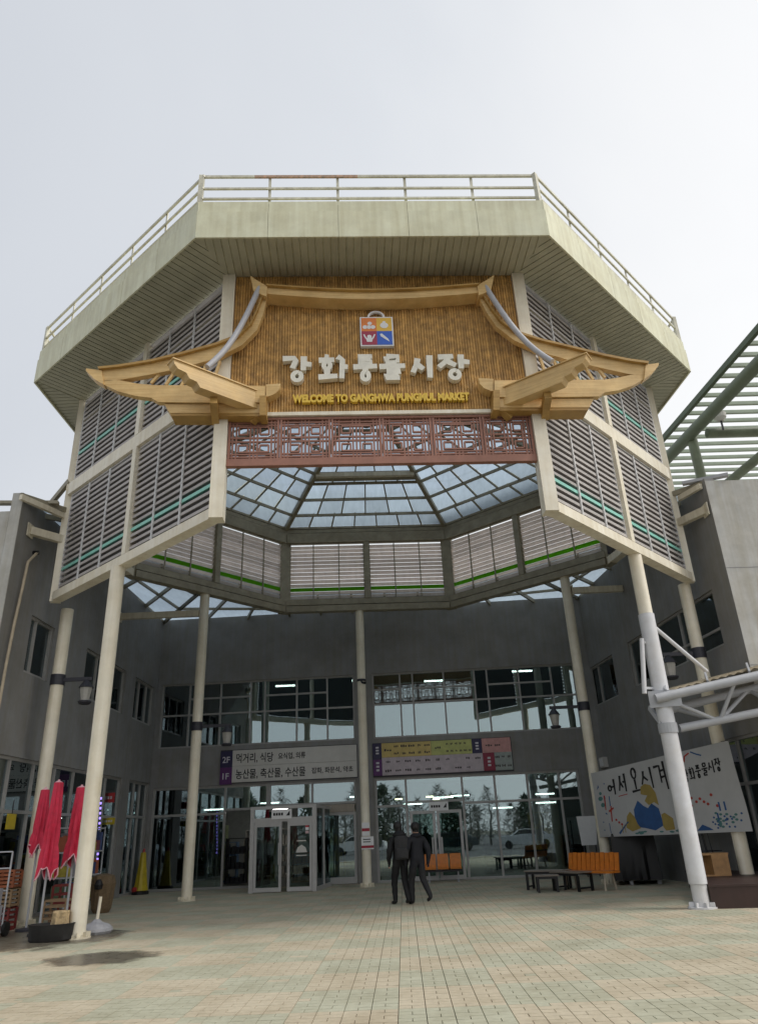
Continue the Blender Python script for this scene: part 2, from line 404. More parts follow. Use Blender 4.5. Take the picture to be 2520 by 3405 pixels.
# ================================================================= MARKET BUILDING
bld = thing('market_building', 'dark grey two storey market hall with glazed walls around the forecourt', 'building', (0, 27.7, 0))
BW = Fr((-8.78, 28.17), (7.6, 27.25))                       # back wall, n towards the viewer
LWA = Fr((-8.86, 14), (-8.78, 28.17)); CRN = LWA.P(LWA.px(52, 1086)[0], 0)
LW = Fr((CRN.x, CRN.y), (-8.78, 28.17))                      # left wall, n towards +x
RW = Fr((7.6, 27.25), (8.48, 17.05))                        # right wall, n towards -x
TOPZ = 9.67
def wall_with_holes(F, holes, z0, z1, ua, ub, th=.25):
    """wall sheet cut by rectangular holes (u0,u1,z0,z1); returns MB"""
    mbx = MB(); us = sorted({ua, ub, *[h[0] for h in holes], *[h[1] for h in holes]}); zs = sorted({z0, z1, *[h[2] for h in holes], *[h[3] for h in holes]})
    us = [u for u in us if ua <= u <= ub]; zs = [z for z in zs if z0 <= z <= z1]
    def solid(i, j):
        if i < 0 or j < 0 or i >= len(us)-1 or j >= len(zs)-1: return False
        um, zm = (us[i]+us[i+1])/2, (zs[j]+zs[j+1])/2
        return not any(h[0] < um < h[1] and h[2] < zm < h[3] for h in holes)
    for i in range(len(us)-1):
        for j in range(len(zs)-1):
            if not solid(i, j): continue
            a, b, c, d = us[i], us[i+1], zs[j], zs[j+1]
            P = F.P
            mbx.add([P(a, c, 0), P(b, c, 0), P(b, d, 0), P(a, d, 0)], [(0, 1, 2, 3)])
            mbx.add([P(a, c, -th), P(b, c, -th), P(b, d, -th), P(a, d, -th)], [(3, 2, 1, 0)])
            if not solid(i-1, j): mbx.add([P(a, c, 0), P(a, d, 0), P(a, d, -th), P(a, c, -th)], [(0, 1, 2, 3)])
            if not solid(i+1, j): mbx.add([P(b, c, 0), P(b, d, 0), P(b, d, -th), P(b, c, -th)], [(3, 2, 1, 0)])
            if not solid(i, j-1): mbx.add([P(a, c, 0), P(b, c, 0), P(b, c, -th), P(a, c, -th)], [(3, 2, 1, 0)])
            if not solid(i, j+1): mbx.add([P(a, d, 0), P(b, d, 0), P(b, d, -th), P(a, d, -th)], [(0, 1, 2, 3)])
    return mbx
def window(F, u0, u1, z0, z1, mull, rails, fw=.06, parent=bld, name='window', fm=None, dep=-.12, gm=None, skip=()):
    """frame mesh + one pane object per light. mull: u positions; rails: list of (z, i0, i1) spans by bay index"""
    fm = fm or ALU; gm = gm or GLASS
    mbx = MB(); e = dep+.06; b = dep-.04
    mbx.fbox(F, u0, u1, z0, z0+fw, b, e); mbx.fbox(F, u0, u1, z1-fw, z1, b, e)
    mbx.fbox(F, u0, u0+fw, z0+fw, z1-fw, b, e); mbx.fbox(F, u1-fw, u1, z0+fw, z1-fw, b, e)
    us = [u0+fw/2]+list(mull)+[u1-fw/2]
    for u in mull: mbx.fbox(F, u-fw/2, u+fw/2, z0+fw, z1-fw, b+.003, e-.003)
    zz = {i: [z0+fw/2] for i in range(len(us)-1)}
    for (z, i0, i1) in sorted(rails):
        for i in range(i0, i1):
            mbx.fbox(F, us[i]+fw/2, us[i+1]-fw/2, z-fw/2, z+fw/2, b+.006, e-.006); zz[i].append(z)
    wo_ = mbx.build(name, fm, parent)
    for i in range(len(us)-1):
        L_ = zz[i]+[z1-fw/2]
        for j in range(len(L_)-1):
            if (i, j) in skip: continue
            MB().fbox(F, us[i]+fw/2, us[i+1]-fw/2, L_[j]+fw/2, L_[j+1]-fw/2, dep-.012+random.uniform(-.004, .004), dep+.0).build('pane', gm, wo_)
    return wo_
def U(F, *xs, y): return [F.px(x, y)[0] for x in xs]
# --- back wall upper windows
zt, zb = 7.11, 4.74
ul = U(BW, 350, 411, 479, 545, 576, 646, 713, 773, y=1555); ur = U(BW, 812, 873, 901, 970, 1038, 1066, 1136, 1208, 1262, y=1530)
# --- ground floor glazing spans
gz = 3.36
gl = U(BW, 322, 403, 485, 582, 680, 779, y=1850); gr_ = U(BW, 821, 891, 1018, 1092, 1166, 1238, 1284, y=1850)
holes = [(ul[0], ul[-1], zb, zt), (ur[0], ur[-1], zb, zt), (.12, gl[-1], -.1, gz), (gr_[0], gr_[-1], -.1, gz)]
wall_with_holes(BW, holes, -.05, TOPZ, -.1, BW.len+.1).build('wall', WALL, bld)
window(BW, ul[0], ul[-1], zb, zt, ul[1:-1], [(5.93, 0, 7), (6.52, 1, 3), (6.52, 4, 6)])
window(BW, ur[0], ur[-1], zb, zt, ur[1:-1], [(5.97, 0, 8), (6.50, 0, 1), (6.50, 2, 4), (6.50, 5, 7)])
# ground floor left of the central column: fixed lights, then the porch, then a side door
TR = 2.42
window(BW, .12, gl[3], 0.0, gz, [gl[0], gl[1], gl[2]], [(TR, 0, 3), (TR+.12, 3, 4)], .075, name='shopfront_window', skip=[(3, 0)])
window(BW, gl[3], gl[5], TR+.15, gz, [gl[4]], [], .075, name='transom_window')
window(BW, gr_[0], gr_[-1], 0.0, gz, gr_[1:-1], [(TR, 0, 1), (TR+.1, 1, 2), (TR, 2, 6)], .075, name='shopfront_window')
# side door right of the porch
d0 = U(BW, 700, y=1850)[0]
hd = MB(); hd.fbox(BW, gl[4]-.1, gl[5]-.08, TR-.12, TR+.13, -.2, -.02); hd.build('door_header', TAN, bld)
sdoor = window(BW, d0, gl[5]-.02, .02, TR-.13, [], [], .09, name='door', fm=DOORF)
MB().fbox(BW, d0+.09, gl[5]-.11, .02, .22, -.125, -.07).build('kick_plate', DOORF, sdoor)
# inner glazed double door behind the orange seats
dz0, dz1 = gr_[1]+.1, gr_[2]-.1; dm = (dz0+dz1)/2
for a, b in ((dz0, dm-.03), (dm+.03, dz1)):
    dd = MB(); dep = .0
    dd.fbox(BW, a, b, 2.12, 2.22, -.08, .02); dd.fbox(BW, a, b, .03, .16, -.08, .02); dd.fbox(BW, a, a+.09, .16, 2.12, -.08, .02); dd.fbox(BW, b-.09, b, .16, 2.12, -.08, .02)
    do = dd.build('door', DOORF, bld)
    MB().fbox(BW, a+.09, b-.09, .16, 2.12, -.04, -.03).build('pane', GLASSD, do)
    MB().fbox(BW, (b-.16) if a == dz0 else (a+.1), (b-.11) if a == dz0 else (a+.15), .8, 1.35, .02, .07).build('handle', DOORF, do)
# --- porch (glazed vestibule)
PY = BW.px(612, 1945)[0]
pf = Fr((onz(541, 1948).x, onz(541, 1948).y), (onz(690, 1943).x, onz(690, 1943).y))
PLn = pf.len; pz = pf.px(600, 1757)[1]; dzt = pf.px(600, 1787)[1]
mbp = MB()
mbp.fbox(pf, 0, .13, 0, pz, -.1, 0); mbp.fbox(pf, PLn-.13, PLn, 0, pz, -.1, 0)
mbp.fbox(pf, .13, PLn-.13, pz-.09, pz, -.1, -.002); mbp.fbox(pf, .13, PLn-.13, dzt-.06, dzt+.06, -.1, -.002)
ulx = pf.px(618, 1850)[0]
mbp.fbox(pf, .13, PLn-.13, pz-.012, pz, -2.4, -.1)
for s_, ux in ((-1, .0), (1, PLn-.09)):
    mbp.fbox(pf, ux, ux+.09, 0, .12, -2.35, -.1); mbp.fbox(pf, ux, ux+.09, pz-.1, pz-.014, -2.35, -.1); mbp.fbox(pf, ux, ux+.09, .12, pz-.1, -1.3, -1.2)
por = mbp.build('porch_frame', DOORF, bld)
for ux in (.035, PLn-.055):
    for da, db in ((-2.35, -1.3), (-1.2, -.1)): MB().fbox(pf, ux, ux+.014, .12, pz-.1, da, db).build('pane', GLASSD, por)
for a, b in ((.13, ulx-.5), (ulx+.45, PLn-.13)): MB().fbox(pf, a, b, dzt+.06, pz-.09, -.06, -.045).build('pane', GLASS, por)
def leaf(a, b, hside):
    dd = MB(); dd.fbox(pf, a, b, dzt-.2, dzt-.06, -.09, -.012); dd.fbox(pf, a, b, .02, .14, -.09, -.012); dd.fbox(pf, a, a+.08, .14, dzt-.2, -.09, -.012); dd.fbox(pf, b-.08, b, .14, dzt-.2, -.09, -.012)
    o = dd.build('door', DOORF, bld); MB().fbox(pf, a+.08, b-.08, .14, dzt-.2, -.055, -.045).build('pane', GLASSD, o)
    hu = b-.09 if hside > 0 else a+.02
    MB().fbox(pf, hu, hu+.05, .78, 1.4, .0, .05).build('handle', DOORF, o)
    return o
lx0 = pf.px(613, 1870)[0]; lx1 = pf.px(626, 1870)[0]
leaf(.14, lx0, 1); l2 = leaf(lx1, PLn-.14, -1)
for za, zb_, m_ in ((1.82, 1.95, mat('red_sticker', (.5, .03, .05), .5)), (1.74, 1.818, WHITE), (1.64, 1.72, mat('pale_sticker', (.6, .4, .4), .5))):
    MB().fbox(pf, PLn-.36, PLn-.25, za, zb_, -.044, -.040).build('sticker', m_, l2)
mk = MB(); mk.fbox(pf, lx1+.3, lx1+.6, 1.42, 1.45, -.044, -.041); mk.fbox(pf, lx1+.28, lx1+.62, 1.0, 1.03, -.044, -.041)
mk.fpoly(pf, [(lx1+.27, 1.1), (lx1+.63, 1.1), (lx1+.58, 1.24), (lx1+.45, 1.32), (lx1+.32, 1.24)], -.044, -.041)
mk.build('sticker', LGREY, l2)

# --- left wall
LTOP = 9.67
Z1, Z2 = 5.5, 6.93
def yU(F, y): return y-F.o.y if F is LW else (F.o.y-y)/abs(F.u.y)
lw = [(max(.4, LW.px(62, 1400)[0]), LW.px(112, 1430)[0]), (yU(LW, 21.2), yU(LW, 24.6)), (yU(LW, 25.6), yU(LW, 27.7))]
lh = [(a, b, Z1, Z2) for a, b in lw]; LG = 3.54
lpil = yU(LW, 25.2)
lh += [(.35, lpil, -.1, LG), (lpil+.75, LW.len-.12, -.1, LG)]
wall_with_holes(LW, lh, -.05, LTOP, 0, LW.len-.02).build('wall', WALL, bld)
for k, (a, b) in enumerate(lw):
    n = [a+.32*(b-a)] if k == 0 else [a+.3*(b-a), a+.68*(b-a)]
    window(LW, a, b, Z1, Z2, n, [], .07)
n_ = 7; us = [.35+(lpil-.35)*i/n_ for i in range(1, n_)]
window(LW, .35, lpil, 0, LG, us, [(2.35, 0, n_)], .075, name='shopfront_window')
window(LW, lpil+.75, LW.len-.12, 0, LG, [lpil+.75+.75, lpil+.75+1.35], [(2.4, 0, 3)], .075, name='shopfront_window')
# front return of the left wing: pale concrete facing the camera, with a dark shop window beyond the frame edge
LR = Fr((-16.0, CRN.y-.08), (CRN.x, CRN.y))
wall_with_holes(LR, [(4.6, 6.35, 4.9, 7.1), (.5, 6.4, -.1, 3.4)], -.05, 9.2, 0, LR.len-.28).build('wall', CONC, bld)
MB().fbox(LR, LR.len-.26, LR.len, -.05, 9.68, -.24, .03).build('corner_pilaster', CONC, bld)
window(LR, 4.6, 6.35, 4.9, 7.1, [5.5], [], .07)
window(LR, .5, 6.4, 0, 3.4, [1.9, 3.4, 4.9], [(2.4, 0, 4)], .07, name='shopfront_window')
# --- right wall
RTOP = 9.67
def ru(x, y): return RW.px(x, y)[0]
ra = (ru(1286, 1500), ru(1345, 1500)); rb = (ru(1374, 1450), ru(1562, 1340))
rh = [(ra[0], ra[1], Z1-.02, Z2-.05), (rb[0], rb[1], Z1, Z2), (rb[1]-1.7, RW.len-.3, -.1, 3.35)]
wall_with_holes(RW, rh, -.05, RTOP, .02, RW.len).build('wall', WALL, bld)
window(RW, ra[0], ra[1], Z1-.02, Z2-.05, [ra[0]+.35*(ra[1]-ra[0])], [], .06)
q = rb[1]-rb[0]
window(RW, rb[0], rb[1], Z1, Z2, [rb[0]+.22*q, rb[0]+.63*q], [(5.95, 1, 3)], .06)
window(RW, rb[1]-1.7, RW.len-.3, 0, 3.35, [rb[1]-.6], [(2.3, 0, 2)], .07, name='shopfront_window')
RR = Fr((8.48, 17.05), (17, 17.5))
wall_with_holes(RR, [(.9, 3.2, 4.3, 6.6)], -.05, 9.6, .003, RR.len).build('wall', CONC, bld)
window(RR, .9, 3.2, 4.3, 6.6, [2.0], [], .07)
for k in range(1, 3): MB().fbox(RR, .01, RR.len, 9.6-k*2.4, 9.6-k*2.4+.015, 0, .004).build('wall_joint', mat('joint_line%d' % k, (.25, .25, .25), .9), bld)
# roof slabs close the wings and hall
mb = MB(); mb.box(-16, -8.95, CRN.y+.3, 40, 9.0, 9.1); mb.box(8.75, 17, 17.7, 40, 9.4, 9.5); mb.box(-8.7, 8.5, 28.6, 40, 9.3, 9.45)
mb.build('roof', CONC, bld)
# interior: floors, ceiling, back partitions
INW = mat('interior_wall', (.32, .34, .33), .9); INF = mat('interior_floor', (.14, .14, .13), .4)
mb = MB(); mb.box(-15.6, 15.2, 36, 36.2, 0, 9.2); mb.box(-15.6, -15.4, 16, 36, 0, 9); mb.box(15, 15.2, 17.6, 36, 0, 9)
mb.build('interior_wall', INW, bld)
mb = MB()
mb.box(-15.3, -9.15, 16, 36, 3.62, 4.2); mb.box(8.8, 15, 17.9, 36, 3.62, 4.2); mb.box(-8.55, 8.3, 28.5, 36, 3.6, 4.3)
mb.build('upper_floor', INW, bld)
mb = MB()
mb.add([(-15.3, 16, .006), (-9.15, 16, .006), (-9.15, 36, .006), (-15.3, 36, .006)], [(0, 1, 2, 3)])
mb.add([(-8.7, 28.45, .006), (8.6, 28.45, .006), (8.6, 36, .006), (-8.7, 36, .006)], [(0, 1, 2, 3)])
mb.build('interior_floor', INF, bld)
LIT = emit('tube_light', (1, .97, .92), 7.0); WARM = emit('warm_light', (1, .82, .5), 9.0)
def tubelight(x, y, z, L=1.2, ax=0, m=LIT):
    mbx = MB()
    if ax == 0: mbx.box(x-L/2, x+L/2, y-.05, y+.05, z, z+.05)
    else: mbx.box(x-.05, x+.05, y-L/2, y+L/2, z, z+.05)
    return mbx.build('ceiling_light', m, bld)
for x, y, z in ((-7.4, 32.6, 2.7), (-5.2, 33.4, 2.9), (-4.6, 31.6, 2.6), (-1.3, 32.2, 2.95), (.9, 33, 2.6), (2.1, 31.4, 2.75), (3.0, 34, 2.9), (4.6, 32.5, 2.3), (6.6, 33.5, 2.8), (6.2, 31.5, 2.4)): tubelight(x, y, z, .8)
for x, y in ((-7.9, 29.2), (-4.2, 30.5), (-1, 30), (2.0, 30.8), (5.5, 29.5)): tubelight(x, y, 7.3, .8)
for y in (18, 20.5, 23, 25.5): tubelight(-11.2, y, 2.9, 1.2, 1)
for x, y in ((1.5, 30.2), (2.3, 31), (1.9, 33), (.3, 31.2)): tubelight(x, y, 2.75, .3, 0, WARM)
# shop counters and goods inside, seen through the glass
goods = [(-7.2, 30.3, 1.1, .5, 1.2, (.10, .16, .04)), (-6.1, 31.2, .8, .5, 1.6, (.05, .05, .06)), (-5.0, 31.5, .7, .5, 2.1, (.16, .2, .05)), (-3.4, 30.2, .8, .5, 1.0, (.3, .12, .02)),
         (-1.0, 31, .9, .5, 1.4, (.2, .22, .24)), (.9, 30.6, .8, .5, 1.9, (.22, .14, .07)), (2.2, 31, .9, .5, 2.0, (.26, .18, .1)), (4.0, 30.8, 1.0, .5, 1.3, (.06, .08, .16)), (5.4, 31, .9, .5, 1.6, (.3, .3, .3)), (6.8, 30.5, .8, .5, 1.2, (.4, .16, .02))]
def lx(z, n): return z
rg = random.Random(8)
goods += [(rg.uniform(-8, 7.5), rg.uniform(31.8, 34.5), rg.uniform(.6, 1.2), .5, rg.uniform(1.2, 2.2), rg.choice([(.45, .42, .38), (.4, .12, .06), (.5, .4, .1), (.12, .2, .35), (.3, .36, .2), (.5, .48, .46)])) for _ in range(14)]
for i, (x, y, wd, dp, h, c) in enumerate(goods):
    m_ = mat('goods%d' % i, c, .6, .3, 4)
    mbx = MB(); mbx.box(x-wd/2, x+wd/2, y-dp/2, y+dp/2, .006, .08)
    for s_ in (-1, 1): mbx.box(x+s_*(wd/2-.02)-.02, x+s_*(wd/2-.02)+.02, y-dp/2, y+dp/2, .08, h)
    k = 3
    for j in range(1, k+1): mbx.box(x-wd/2+.04, x+wd/2-.04, y-dp/2, y+dp/2, h*j/k-.03, h*j/k)
    for j in range(k):
        n = 4
        for q_ in range(n): mbx.box(x-wd/2+.06+(wd-.12)*q_/n, x-wd/2+.04+(wd-.12)*(q_+.85)/n, y-dp/2+.05, y+dp/2-.05, h*j/k+.005+.08*(j == 0), h*j/k+.1+random.uniform(.02, h/k-.16))
    mbx.build('shop_shelf', m_, bld)

# ================================================================= ENTRANCE PAVILION (octagon on columns)
W8 = dict(FL=(-3.13, 12.78), FR=(3.38, 13.12), RV=(7.98, 18.1), RB=(7.3, 21.95), BR=(2.55, 26.2), BL=(-3.65, 25.9), LB=(-7.75, 21.2), LV=(-8.25, 17.5))
R8 = dict(FL=(-3.58, 11.5), FR=(3.86, 11.85), RV=(8.88, 17.2), RB=(8.5, 22.4), BR=(3.0, 27.35), BL=(-4.1, 27.05), LB=(-9.1, 21.7), LV=(-9.15, 16.4))
order = ['FL', 'FR', 'RV', 'RB', 'BR', 'BL', 'LB', 'LV']
pav = thing('entrance_pavilion', 'octagonal louvred entrance tower raised on tall cream columns', 'pavilion', (0, 19.5, 0))
ZF, ZBK, ZS = 7.2, 9.1, 13.13
faces = {}
for i, k in enumerate(order):
    k2 = order[(i+1) % 8]; faces[k+k2] = Fr(W8[k], W8[k2])         # counter-clockwise seen from above -> n outward
# --- columns
def column(x, y, z1, r, mats=None, base=True):
    mbx = MB(); mbx.tube([(x, y, 0.012), (x, y, z1)], r, 24)
    o = mbx.build('column', CREAM, pav, smooth=True)
    bx_ = MB(); bx_.lathe((x, y, 0), [(r+.1, .0), (r+.1, .025), (r+.004, .03)], 20)
    for j in range(8):
        a = 2*math.pi*j/8; bx_.lathe((x+(r+.06)*math.cos(a), y+(r+.06)*math.sin(a), .025), [(.016, 0), (.016, .04), (.01, .05)], 6)
        ca, sa = math.cos(a+.39), math.sin(a+.39)
        bx_.bar((x+(r+.002)*ca, y+(r+.002)*sa, .07), (x+(r+.085)*ca, y+(r+.085)*sa, .07), .014, .08)
    bx_.build('base_plate', CREAMD, o)
    return o
CA, CB, CC, CD, CE, CF, CG = (-5.87, 15.22), (-8.22, 18.2), (-5.95, 23.3), (-.88, 26.05), (6.08, 23.1), (5.86, 15.85), (7.9, 18.3)
column(*CA, ZF, .155); column(*CB, ZF, .155); column(*CC, ZBK, .155); column(*CE, ZBK, .155); column(*CG, ZF, .155); column(*CD, ZBK, .15)
# right front column: cream above, grey-white sleeve below
zc = ony(1405, 1340, CF[1]).z
mbx = MB(); mbx.tube([(*CF, zc+.01), (*CF, ZF)], .15, 24); cfo = mbx.build('column', CREAM, pav, smooth=True)
mbx = MB(); mbx.tube([(*CF, .42), (*CF, zc)], .172, 24); mbx.build('sleeve', WHITEG, cfo, smooth=True)
mbx = MB(); mbx.tube([(*CF, .03), (*CF, .415)], .15, 24); mbx.lathe((*CF, 0), [(.27, 0), (.27, .03), (.15, .035)], 20)
for j in range(8):
    a = 2*math.pi*j/8; ca, sa = math.cos(a), math.sin(a); mbx.bar((CF[0]+.152*ca, CF[1]+.152*sa, .07), (CF[0]+.25*ca, CF[1]+.25*sa, .07), .02, .08)
mbx.build('base_plate', WHITEG, cfo)
# --- beams, posts and louvres of a face
def louvre_face(F, z0, z1, slatm, fin=None, finm=None, inner=False, pitch=.152, nm=2, u0=.16, u1=None, bays=2, d=.0):
    u1 = u1 or F.len-.16
    par = None
    bw = (u1-u0)/bays
    for b in range(bays):
        a, c = u0+b*bw+(.09 if b else .02), u0+(b+1)*bw-(.09 if b < bays-1 else .02)
        fr_ = MB(); fr_.fbox(F, a, c, z0, z0+.035, d-.05, d+.05); fr_.fbox(F, a, c, z1-.035, z1, d-.05, d+.05)
        fr_.fbox(F, a, a+.035, z0+.035, z1-.035, d-.05, d+.05); fr_.fbox(F, c-.035, c, z0+.035, z1-.035, d-.05, d+.05)
        pn = fr_.build('louvre_panel', MULL if not inner else STEEL, pav)
        for k in range(1, nm+1):
            u = a+(c-a)*k/(nm+1)
            MB().fbox(F, u-.019, u+.019, z0+.035, z1-.035, d+.052 if not inner else d-.09, d+.085 if not inner else d-.052).build('mullion', MULL if not inner else STEEL, pn)
        if not inner: MB().fbox(F, a+.036, c-.036, z0+.036, z1-.036, d-.15, d-.14).build('gap_shade_sheet', DARK, pn)  # dark sheet added behind the slats so the gaps read as deep shade
        n = int((z1-z0-.07)/pitch); first = {}
        for j in range(n):
            z = z0+.035+pitch*(j+.5)
            isf = fin is not None and abs(z-fin) < pitch/2
            m_ = finm if isf else slatm
            hgt = .07 if isf else .058
            if m_ not in first:
                mbx = MB(); P = F.P
                # slat leaning outwards at its foot
                A_, C2 = a+.036, c-.036
                if inner:
                    (za, da), (zb_, db) = ((z-.07, .03), (z+.06, -.02)) if isf else ((z-.058, .04), (z+.052, -.02)); t_ = .016
                    mbx.hexa([P(A_, za, d+da), P(C2, za, d+da), P(C2, za, d+da-t_), P(A_, za, d+da-t_), P(A_, zb_, d+db), P(C2, zb_, d+db), P(C2, zb_, d+db-t_), P(A_, zb_, d+db-t_)])
                else:                       # hanging lip with a ledge running back from its top
                    lo = .034 if isf else .026
                    q_ = [(.05, z-lo), (.05, z+.04), (-.11, z+.052), (-.11, z+.044), (.034, z+.03), (.034, z-lo)]; k_ = len(q_)
                    mbx.add([P(A_, zz_, d+dd_) for dd_, zz_ in q_]+[P(C2, zz_, d+dd_) for dd_, zz_ in q_], [(0, 5, 4, 1), (1, 4, 3, 2), (6, 7, 10, 11), (7, 8, 9, 10)]+[(i_, (i_+1) % k_, (i_+1) % k_+k_, i_+k_) for i_ in range(k_)])
                first[m_] = (mbx.build('slat', m_, pn), z)
            else:
                s0, zz0 = first[m_]; dup(s0, (0, 0, z-zz0))
MIDA, MIDB = 10.12, 10.46
for key in ('FRRV', 'LVFL'):
    F = faces[key]
    bm_ = MB(); L_ = F.len
    bm_.fbox(F, .085, L_-.085, ZF, ZF+.22, -.13, .13); bm_.build('ring_beam', CREAM, pav)
    bm_ = MB(); bm_.fbox(F, .085, L_-.085, MIDA, MIDB, -.13, .13); bm_.build('ring_beam', CREAM, pav)
    mid = L_*(.515 if key == 'LVFL' else .5)
    for z0_, z1_ in ((ZF+.225, MIDA-.004), (MIDB+.004, ZS)):
        MB().fbox(F, mid-.085, mid+.085, z0_, z1_, -.12, .135).build('post', CREAM, pav)
    louvre_face(F, ZF+.23, MIDA-.01, SLAT, 8.05, TEAL)
    louvre_face(F, MIDB+.01, ZS-.06, SLAT, 11.33, TEAL)
for key in ('RVRB', 'LBLV'):
    F = faces[key]
    for za, zb_ in ((ZBK, ZBK+.22), (MIDA, MIDB)): MB().fbox(F, .085, F.len-.085, za, zb_, -.13, .13).build('ring_beam', CREAM, pav)
    louvre_face(F, ZBK+.23, MIDA-.01, SLAT, bays=1, u0=.1); louvre_face(F, MIDB+.01, ZS-.06, SLAT, bays=1, u0=.1)
BT0, BT1 = 11.83, 12.2
for key in ('RBBR', 'BRBL', 'BLLB'):
    F = faces[key]
    mbx = MB(); mbx.fbox(F, .085, F.len-.085, ZBK, ZBK+.22, -.16, .13); mbx.build('ring_beam', STEEL, pav)
    mbx = MB(); mbx.fbox(F, .085, F.len-.085, ZBK+.26, ZBK+.46, -.12, .1); mbx.build('ring_beam', STEEL, pav)
    mbx = MB(); mbx.fbox(F, .085, F.len-.085, BT0, BT1, -.16, .13); mbx.fbox(F, .085, F.len-.085, BT1+.04, BT1+.18, -.1, .1); mbx.build('ring_beam', STEEL, pav)
    MB().fbox(F, F.len/2-.1, F.len/2+.1, ZBK+.47, BT0-.004, -.14, .1).build('post', STEEL, pav)
    louvre_face(F, ZBK+.47, BT0-.005, SLATI, ZBK+.86, GREENS, inner=True, nm=2, u0=.1, u1=F.len-.1)
# corner posts
for k in order:
    x, y = W8[k]; back = k in ('BL', 'BR', 'LB', 'RB')
    z0_ = ZBK-.02 if back else ZF-.01
    a = math.atan2(y-19.5, x+.3)
    ft = Fr((x, y), (x+math.cos(a+math.pi/2), y+math.sin(a+math.pi/2)))
    mbx = MB(); w_ = .2 if back else .095
    if k in ('FL', 'FR'):
        F = faces['FLFR']; u = 0 if k == 'FL' else F.len
        mbx.fbox(F, u-.135, u+.135, z0_, ZS, -.17, .13)
    else: mbx.fbox(ft, -w_, w_, z0_, ZS, -.12, .12)
    mbx.build('corner_post', STEEL if back else CREAM, pav)
FF = faces['FLFR']
MB().fbox(FF, .14, FF.len-.14, 9.44, 9.52, -.02, .12).build('sign_ledge', CREAM, pav)
# --- soffit
def clip(poly, u0, u1):
    def half(pts, c, s):
        out = []
        for i in range(len(pts)):
            a, b = pts[i], pts[(i+1) % len(pts)]
            ina, inb = s*(a[0]-c) >= 0, s*(b[0]-c) >= 0
            if ina: out.append(a)
            if ina != inb:
                t = (c-a[0])/(b[0]-a[0]); out.append((c, a[1]+t*(b[1]-a[1])))
        return out
    p = half(poly, u0, 1)
    return half(p, u1, -1) if len(p) > 2 else []
roof = MB()
prs = []
for k in order:
    roof.v.append((*R8[k], ZS+.03)); 
n8 = 8
roof.v = []; 
for z in (ZS+.03, 13.98):
    for k in order: roof.v.append((*R8[k], z))
    for k in order: roof.v.append((*W8[k], z))
for i in range(8):
    j = (i+1) % 8
    roof.f += [(i, 8+i, 8+j, j), (16+i, 16+j, 24+j, 24+i), (i, j, 16+j, 16+i), (8+i, 24+i, 24+j, 8+j)]; roof.m += [0]*4
rf = roof.build('roof', FASC, pav)
for i, k in enumerate(order):
    k2 = order[(i+1) % 8]
    F = Fr(R8[k], R8[k2]); L_ = F.len
    def loc(p): d = Vector((p[0], p[1], 0))-F.o; return (d.dot(F.u), d.dot(F.n))
    poly = [(0, 0), (L_, 0), loc(W8[k2]), loc(W8[k])]
    mbx = MB(); bwid = .165; nb = int(L_/bwid)+1
    for b in range(nb):
        q_ = clip(poly, b*bwid+.012, (b+1)*bwid-.012)
        if len(q_) < 3: continue
        n = len(q_); vs_ = [F.P(u, ZS, d) for u, d in q_]+[F.P(u, ZS+.026, d) for u, d in q_]
        mbx.add(vs_, [tuple(range(n)), tuple(range(2*n-1, n-1, -1))]+[(a, a+n, (a+1) % n+n, (a+1) % n) for a in range(n)])
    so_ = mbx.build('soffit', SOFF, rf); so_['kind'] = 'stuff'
    # fascia panels and coping
    npan = max(2, round(L_/1.6)); fd = .04
    for b in range(npan):
        a0, a1 = L_*b/npan+(.004 if b else -.012), L_*(b+1)/npan-(.004 if b < npan-1 else -.012)
        MB().fbox(F, a0, a1, ZS-.06, 13.79, .001, fd).build('fascia_panel', FASC, rf)
        MB().fbox(F, a0, a1, 13.80, 14.1, -.1, .015).build('coping_panel', FASC, rf)
# --- roof railing
for i, k in enumerate(order):
    k2 = order[(i+1) % 8]; F = Fr(R8[k], R8[k2]); L_ = F.len
    npan = max(2, round(L_/1.6))
    for z, hh in ((14.93, .06), (14.57, .045), (14.27, .045)):
        if i == 0 and z > 14.9:
            cuts = [0, .155, .46, 1.0]
            for c_ in range(3): MB().fbox(F, L_*cuts[c_]-(.03 if c_ == 0 else 0), L_*cuts[c_+1], z-hh/2, z+hh/2, -.09, -.045).build('rail', RUST if c_ == 1 else RAIL, pav)
        else: MB().fbox(F, -.02, L_+.02, z-hh/2, z+hh/2, -.088, -.045).build('rail', RAIL, pav)
    for b in range(npan):
        u = L_*b/npan; wd = .055 if b == 0 else .03
        MB().fbox(F, u-wd, u+wd, 14.1, 14.965, -.115, -.03 if b == 0 else -.092).build('rail_post', RAIL, pav)
